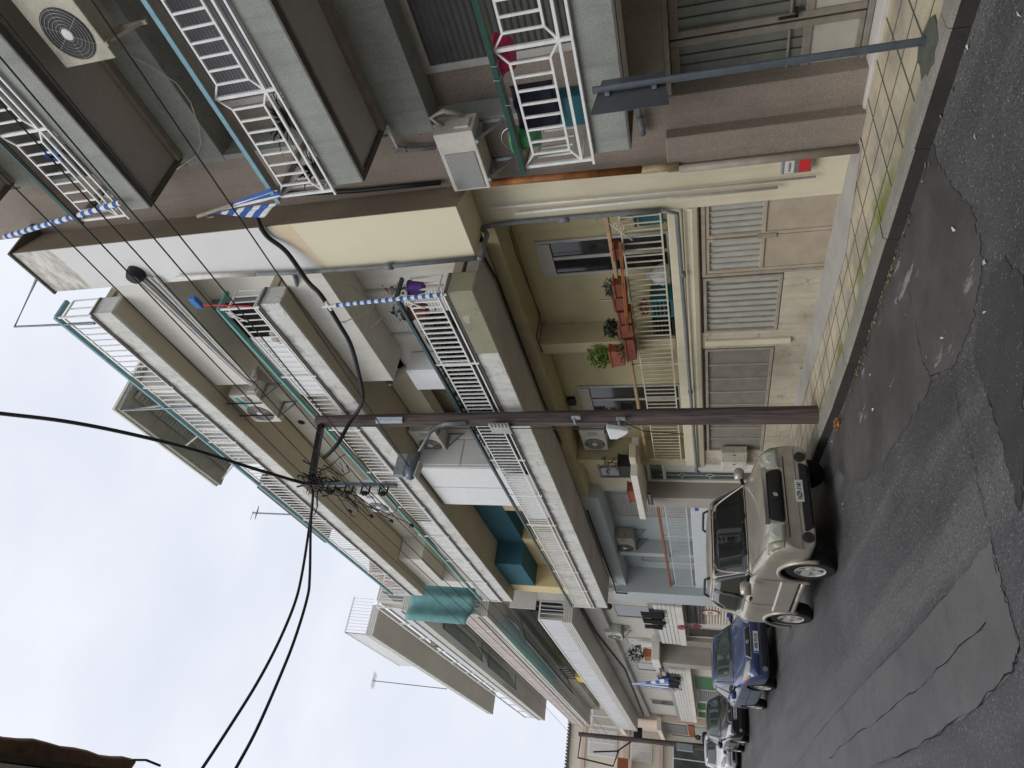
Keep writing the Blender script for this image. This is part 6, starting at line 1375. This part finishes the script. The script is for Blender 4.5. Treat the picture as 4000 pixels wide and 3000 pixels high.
bl = MB(); P = on_y(200, 600, 5.85); bl.box(P.x - .05, P.x + .05, 5.84, 5.9, P.z - .12, P.z + .12); P = on_y(230, 615, 5.85); bl.box(P.x - .04, P.x + .04, 5.84, 5.9, P.z - .1, P.z + .1); tag(bl.build('cleaning_bottles', M_flagb), 'two bright blue plastic bottles behind the uppermost brown balcony railing', 'bottle')
# second floor of the cream house: broom, bag, air conditioner, awning-like cupboard
a = on_y(790, 1190, 5.66); b = on_y(985, 1198, 5.66); t = thing('broom', 'broom with blue bristles standing upside down at the corner of the second floor balcony', 'broom', tuple(b)); MB().tube([a, b], .012, 8).build('handle', M_red, t)
MB().box(a.x - .05, a.x + .17, 5.62, 5.70, a.z - .0, a.z + .12).build('bristles', M_blueb, t, bevel=.02)
P = on_y(1032, 1312, 5.8); bg = leaf_cloud((P.x, 5.82, 6.32), (.18, .06, .13), 10, .01); bag = MB().lathe([(.001, 0), (.13, .02), (.17, .12), (.14, .22), (.05, .30)], (P.x, 5.84, 6.18), 12); tag(bag.build('shopping_bag', mat('printed_bag', (.50, .45, .38), .5, 0, .6, 22), None, smooth=True), 'printed plastic bag slumped behind the second floor railing left of the white board', 'bag')
ac_unit('white air conditioner with teal stripe and dark guard bars below the roof terrace slab', (-9.15, 6.30, 8.00), .95, .34, .62, M_acw, -1, stripe=mat('teal_stripe', (.05, .35, .36), .5), bars=True)
ac_unit('white air conditioner under the second floor soffit behind the street lamp', (-11.0, 6.62, 5.17), .85, .34, .58, M_acw, -1)
ac_unit('grimy white air conditioner in the loggia behind the wooden pole', (-12.1, 7.24, 1.98), .82, .30, .52, M_acw, -1)
ac_unit('dusty grey beige air conditioner on the pale blue wall', (-17.9, 7.24, 1.93), 1.0, .34, .60, mat('dusty_enamel', (.36, .335, .29), .6, 0, .2, 5), -1)
ac_unit('white wall unit with slatted cover on the second floor, below the insulator rack', (-13.4, 6.35, 7.35), 1.0, .40, .60, M_plate, -1, brk=False)
t = thing('wall_cabinet', 'white boxy cabinet on the first floor wall behind the hedge, above the dark netting', 'cabinet', (-8.8, 6.68, 4.35), 0, None, True); MB().box(-.3, .3, -.40, 0, 0, .62).build('cabinet_body', mat('white_board', (.76, .765, .765)), t, bevel=.01); MB().box(-.26, .26, -.405, -.401, .04, .58).build('door', mat('white_board', (.76, .765, .765)), t)
cp = MB(); P = on_y(1521, 1495, 6.1); cp.tube([P, Vector((P.x - .5, 6.9, P.z + .02))], .055, 12); fp = tag(cp.build('flue_pipe', M_acw, None, smooth=True), 'short white flue pipe with black mouth below the end of the first floor beam', 'pipe'); MB().lathe([(.062, 0), (.062, .02), (.001, .02)], (P.x, P.y - .02, P.z), 12, 'y').build('flue_cap', M_black, fp)
# canopy planters over the little door
P = on_y(2440, 1765, 6.5); pot_plant('flower_pot', 'black square pot with dry stalks on the door canopy', 'flower pot', (-12.55, 6.6, 1.45), .16, .30, M_black, M_twig, 40, .07, .22, .22, 'pots on the door canopy', (.22, .15))
pot_plant('planter', 'terracotta trough standing on the left part of the door canopy', 'planter', (-13.75, 6.55, 1.45), .2, .22, M_terra, M_leafm, 0, .05, .1, .1, 'pots on the door canopy', (.30, .12))
eb = thing('egg_crate_sign', 'short black perforated strip hanging under the front of the door canopy', 'strip', (-13.2, 6.15, 1.12)); q = MB().box(-13.5, -12.95, 6.14, 6.16, 1.09, 1.20); q.build('strip_body', M_black, eb); q = MB()
for k in range(6): q.box(-13.46 + k * .085, -13.42 + k * .085, 6.132, 6.139, 1.12, 1.17)
q.build('stud', M_steel, eb)
# laundry and flag on the pale grey house
def laundry(label, x0, x1, y, z, drop, m, seed):
    random.seed(seed); g = MB(); n = 5
    for k in range(n):
        a = x0 + (x1 - x0) * k / n; b = x0 + (x1 - x0) * (k + .92) / n; d = drop * random.uniform(.6, 1.05)
        g.grid(lambda u, v: Vector((a + (b - a) * u + .03 * math.sin(v * 5 + k), y + .03 * math.sin(u * 8 + k) + .04 * (k % 2), z - d * v)), 8, 8)
    return tag(g.build('laundry', m, None, smooth=True, solid=.012), label, 'laundry', 'laundry hung out on the pale grey house')
laundry('black clothes hung over the grooved balcony edge above the oval signs', -24.2, -22.1, 6.34, 2.15, .85, M_blackc, 3); laundry('navy and black clothes hung on the line near the distant pole', -33.8, -31.4, 6.30, 2.25, .95, M_navy, 5); laundry('pale mauve shirt hung at the far end of the clothes line', -34.6, -33.9, 6.30, 2.2, .85, mat('mauve_cloth', (.42, .37, .43), .9, 0, .2), 8)
fy = 5.6
flag('flag', 'blue and white striped flag hanging on the pale grey house above the entrance pillar', [(F(2468, 2668), F(2612, 2655), F(2614, 2692), F(2468, 2674), 7, 'v'), (F(2520, 2668, -.05), F(2612, 2648, -.05), F(2612, 2664, -.05), F(2530, 2672, -.05), 5, 'u')])
pot_plant('planter', 'orange planter with dark shrub on the entrance canopy of the pale grey house', 'planter', (-27.4, 6.2, 2.12), .2, .3, M_terral, M_leafd, 220, .08, .42, .38, None, (.35, .16))
t = thing('wall_lantern', 'small black wall lantern below the end of the first cream slab', 'lantern', (-21.75, 6.3, 3.0), 0, None, True); MB().lathe([(.03, 0), (.10, .06), (.11, .26), (.02, .34)], (0, 0, 0), 8).build('lamp_glass', M_black, t); MB().tube([(0, 0, .34), (0, .1, .5), (0, .3, .4)], .015, 6).build('bracket', M_black, t)
t = thing('yellow_crate', 'yellow crate and dark rack on the first balcony of the pale grey house', 'crate', (-31, 5.9, 5.36), 0, None, True); MB().box(-.5, .5, -.2, .2, 0, .3).build('crate_body', M_yel, t, bevel=.02); q = MB()
for k in range(6): q.bar((-.9 + k * .36, 0, -.7), (-.9 + k * .36, 0, .95), .03)
q.bar((-.9, 0, .9), (.9, 0, .9), .03); q.build('rack', M_black, t)
# ------------------------------------------------------------------ litter
random.seed(11)
lf = MB()
def scrap(m, P, s):
    a = random.uniform(0, PI); u = Vector((math.cos(a), math.sin(a), random.uniform(-.2, .4))) * s; v = Vector((-math.sin(a), math.cos(a), random.uniform(-.2, .4))) * s * random.uniform(.3, .7)
    m.add([P - u, P - v + Vector((0, 0, s * .3)), P + u, P + v + Vector((0, 0, s * .2))], [(0, 1, 2, 3)])
for k in range(230):
    x_ = random.choice([random.gauss(-5.6, .5), random.gauss(-6.9, .35), random.uniform(-9, -2)]); y_ = kerb_y(x_) - abs(random.gauss(.0, .06)) - .02; scrap(lf, Vector((x_, y_, road_z(x_) + .012)), random.uniform(.008, .028))
o = lf.build('fallen_leaves', M_leafy, None, kind='stuff'); tag(o, 'yellowed leaf litter gathered in the gutter along the kerb', 'leaf litter')
pp = MB()
for (x_, y_) in ((3725, 895), (3410, 1600), (3480, 1508), (3400, 1464), (3540, 1230), (3845, 1025), (3845, 1220), (3620, 1395), (3980, 55), (3780, 185), (3810, 535), (3250, 1725), (3292, 1970), (3290, 1985), (3680, 1320), (3505, 1180)): scrap(pp, on_road(x_, y_, .01), random.uniform(.015, .03))
o = pp.build('paper_scraps', M_paper, None, kind='stuff'); tag(o, 'small pale paper scraps scattered on the asphalt', 'litter')
P = on_road(3272, 1655, .03); o = leaf_cloud(P, (.10, .06, .05), 160, .03).build('dry_leaf_clump', mat('orange_dry_leaf', (.45, .24, .09), .8, 0, .4, 20)); tag(o, 'orange brown clump of dry leaves in the gutter at the foot of the wooden pole', 'leaves')
# ------------------------------------------------------------------ light, sky, camera
w = bpy.data.worlds.new('World'); SC.world = w; w.use_nodes = True; nt = w.node_tree; N_ = nt.nodes; bgn = N_['Background']
sky = N_.new('ShaderNodeTexSky'); sky.sky_type = 'NISHITA'; sky.sun_disc = False; sky.sun_elevation = math.radians(58); sky.sun_rotation = math.radians(200); sky.air_density = 1.0; sky.dust_density = 4.0
tc = N_.new('ShaderNodeTexCoord'); nz = N_.new('ShaderNodeTexNoise'); nz.inputs['Scale'].default_value = 2.2; nz.inputs['Detail'].default_value = 6; nz.inputs['Roughness'].default_value = .55
mp = N_.new('ShaderNodeMapping'); mp.inputs['Scale'].default_value = (1, 1, 2.2); nt.links.new(tc.outputs['Generated'], mp.inputs['Vector']); nt.links.new(mp.outputs['Vector'], nz.inputs['Vector'])
rp = N_.new('ShaderNodeValToRGB'); rp.color_ramp.elements[0].position = .34; rp.color_ramp.elements[1].position = .62; rp.color_ramp.elements[0].color = (.70, .74, .83, 1); rp.color_ramp.elements[1].color = (.82, .845, .91, 1); nt.links.new(nz.outputs['Fac'], rp.inputs['Fac'])
ml = N_.new('ShaderNodeMix'); ml.data_type = 'RGBA'; ml.blend_type = 'MULTIPLY'; ml.inputs[0].default_value = 1.0; nt.links.new(rp.outputs['Color'], ml.inputs[6]); ml.inputs[7].default_value = (SKYK, SKYK, SKYK, 1)
mx = N_.new('ShaderNodeMix'); mx.data_type = 'RGBA'; mx.inputs[0].default_value = .90; nt.links.new(sky.outputs['Color'], mx.inputs[6]); nt.links.new(ml.outputs[2], mx.inputs[7]); nt.links.new(mx.outputs[2], bgn.inputs['Color']); bgn.inputs['Strength'].default_value = .10
sd = bpy.data.lights.new('sun', 'SUN'); sd.energy = SUNE; sd.angle = math.radians(35); sd.color = (1.0, .975, .93)
so = bpy.data.objects.new('sun', sd); COL.objects.link(so); so.rotation_euler = Vector((-.22, .62, -.75)).to_track_quat('-Z', 'Y').to_euler()
cam = bpy.data.cameras.new('camera'); cam.sensor_width = 36; cam.sensor_fit = 'HORIZONTAL'; cam.lens = FL / 4000 * 36; cam.clip_start = .02; cam.clip_end = 1000
co = bpy.data.objects.new('camera', cam); COL.objects.link(co); SC.camera = co
d0 = Vector((RX.x, RY.x, RZ.x)); d1 = Vector((RX.y, RY.y, RZ.y)); d2 = Vector((RX.z, RY.z, RZ.z))
rt_, up_, bk = d1, d0, -d2                                   # the picture is turned a quarter: its right is the world's down
co.matrix_world = Matrix(((rt_.x, up_.x, bk.x, 0), (rt_.y, up_.y, bk.y, 0), (rt_.z, up_.z, bk.z, 0), (0, 0, 0, 1)))
SC.view_settings.view_transform = 'Standard'; SC.view_settings.look = 'None'; SC.view_settings.gamma = 1.0; SC.view_settings.exposure = EXPO
SC.cycles.max_bounces = 8; SC.cycles.diffuse_bounces = 4
for o in bpy.data.objects:
    if '_local' in o: del o['_local']
    for k in ('label', 'category'):
        pass
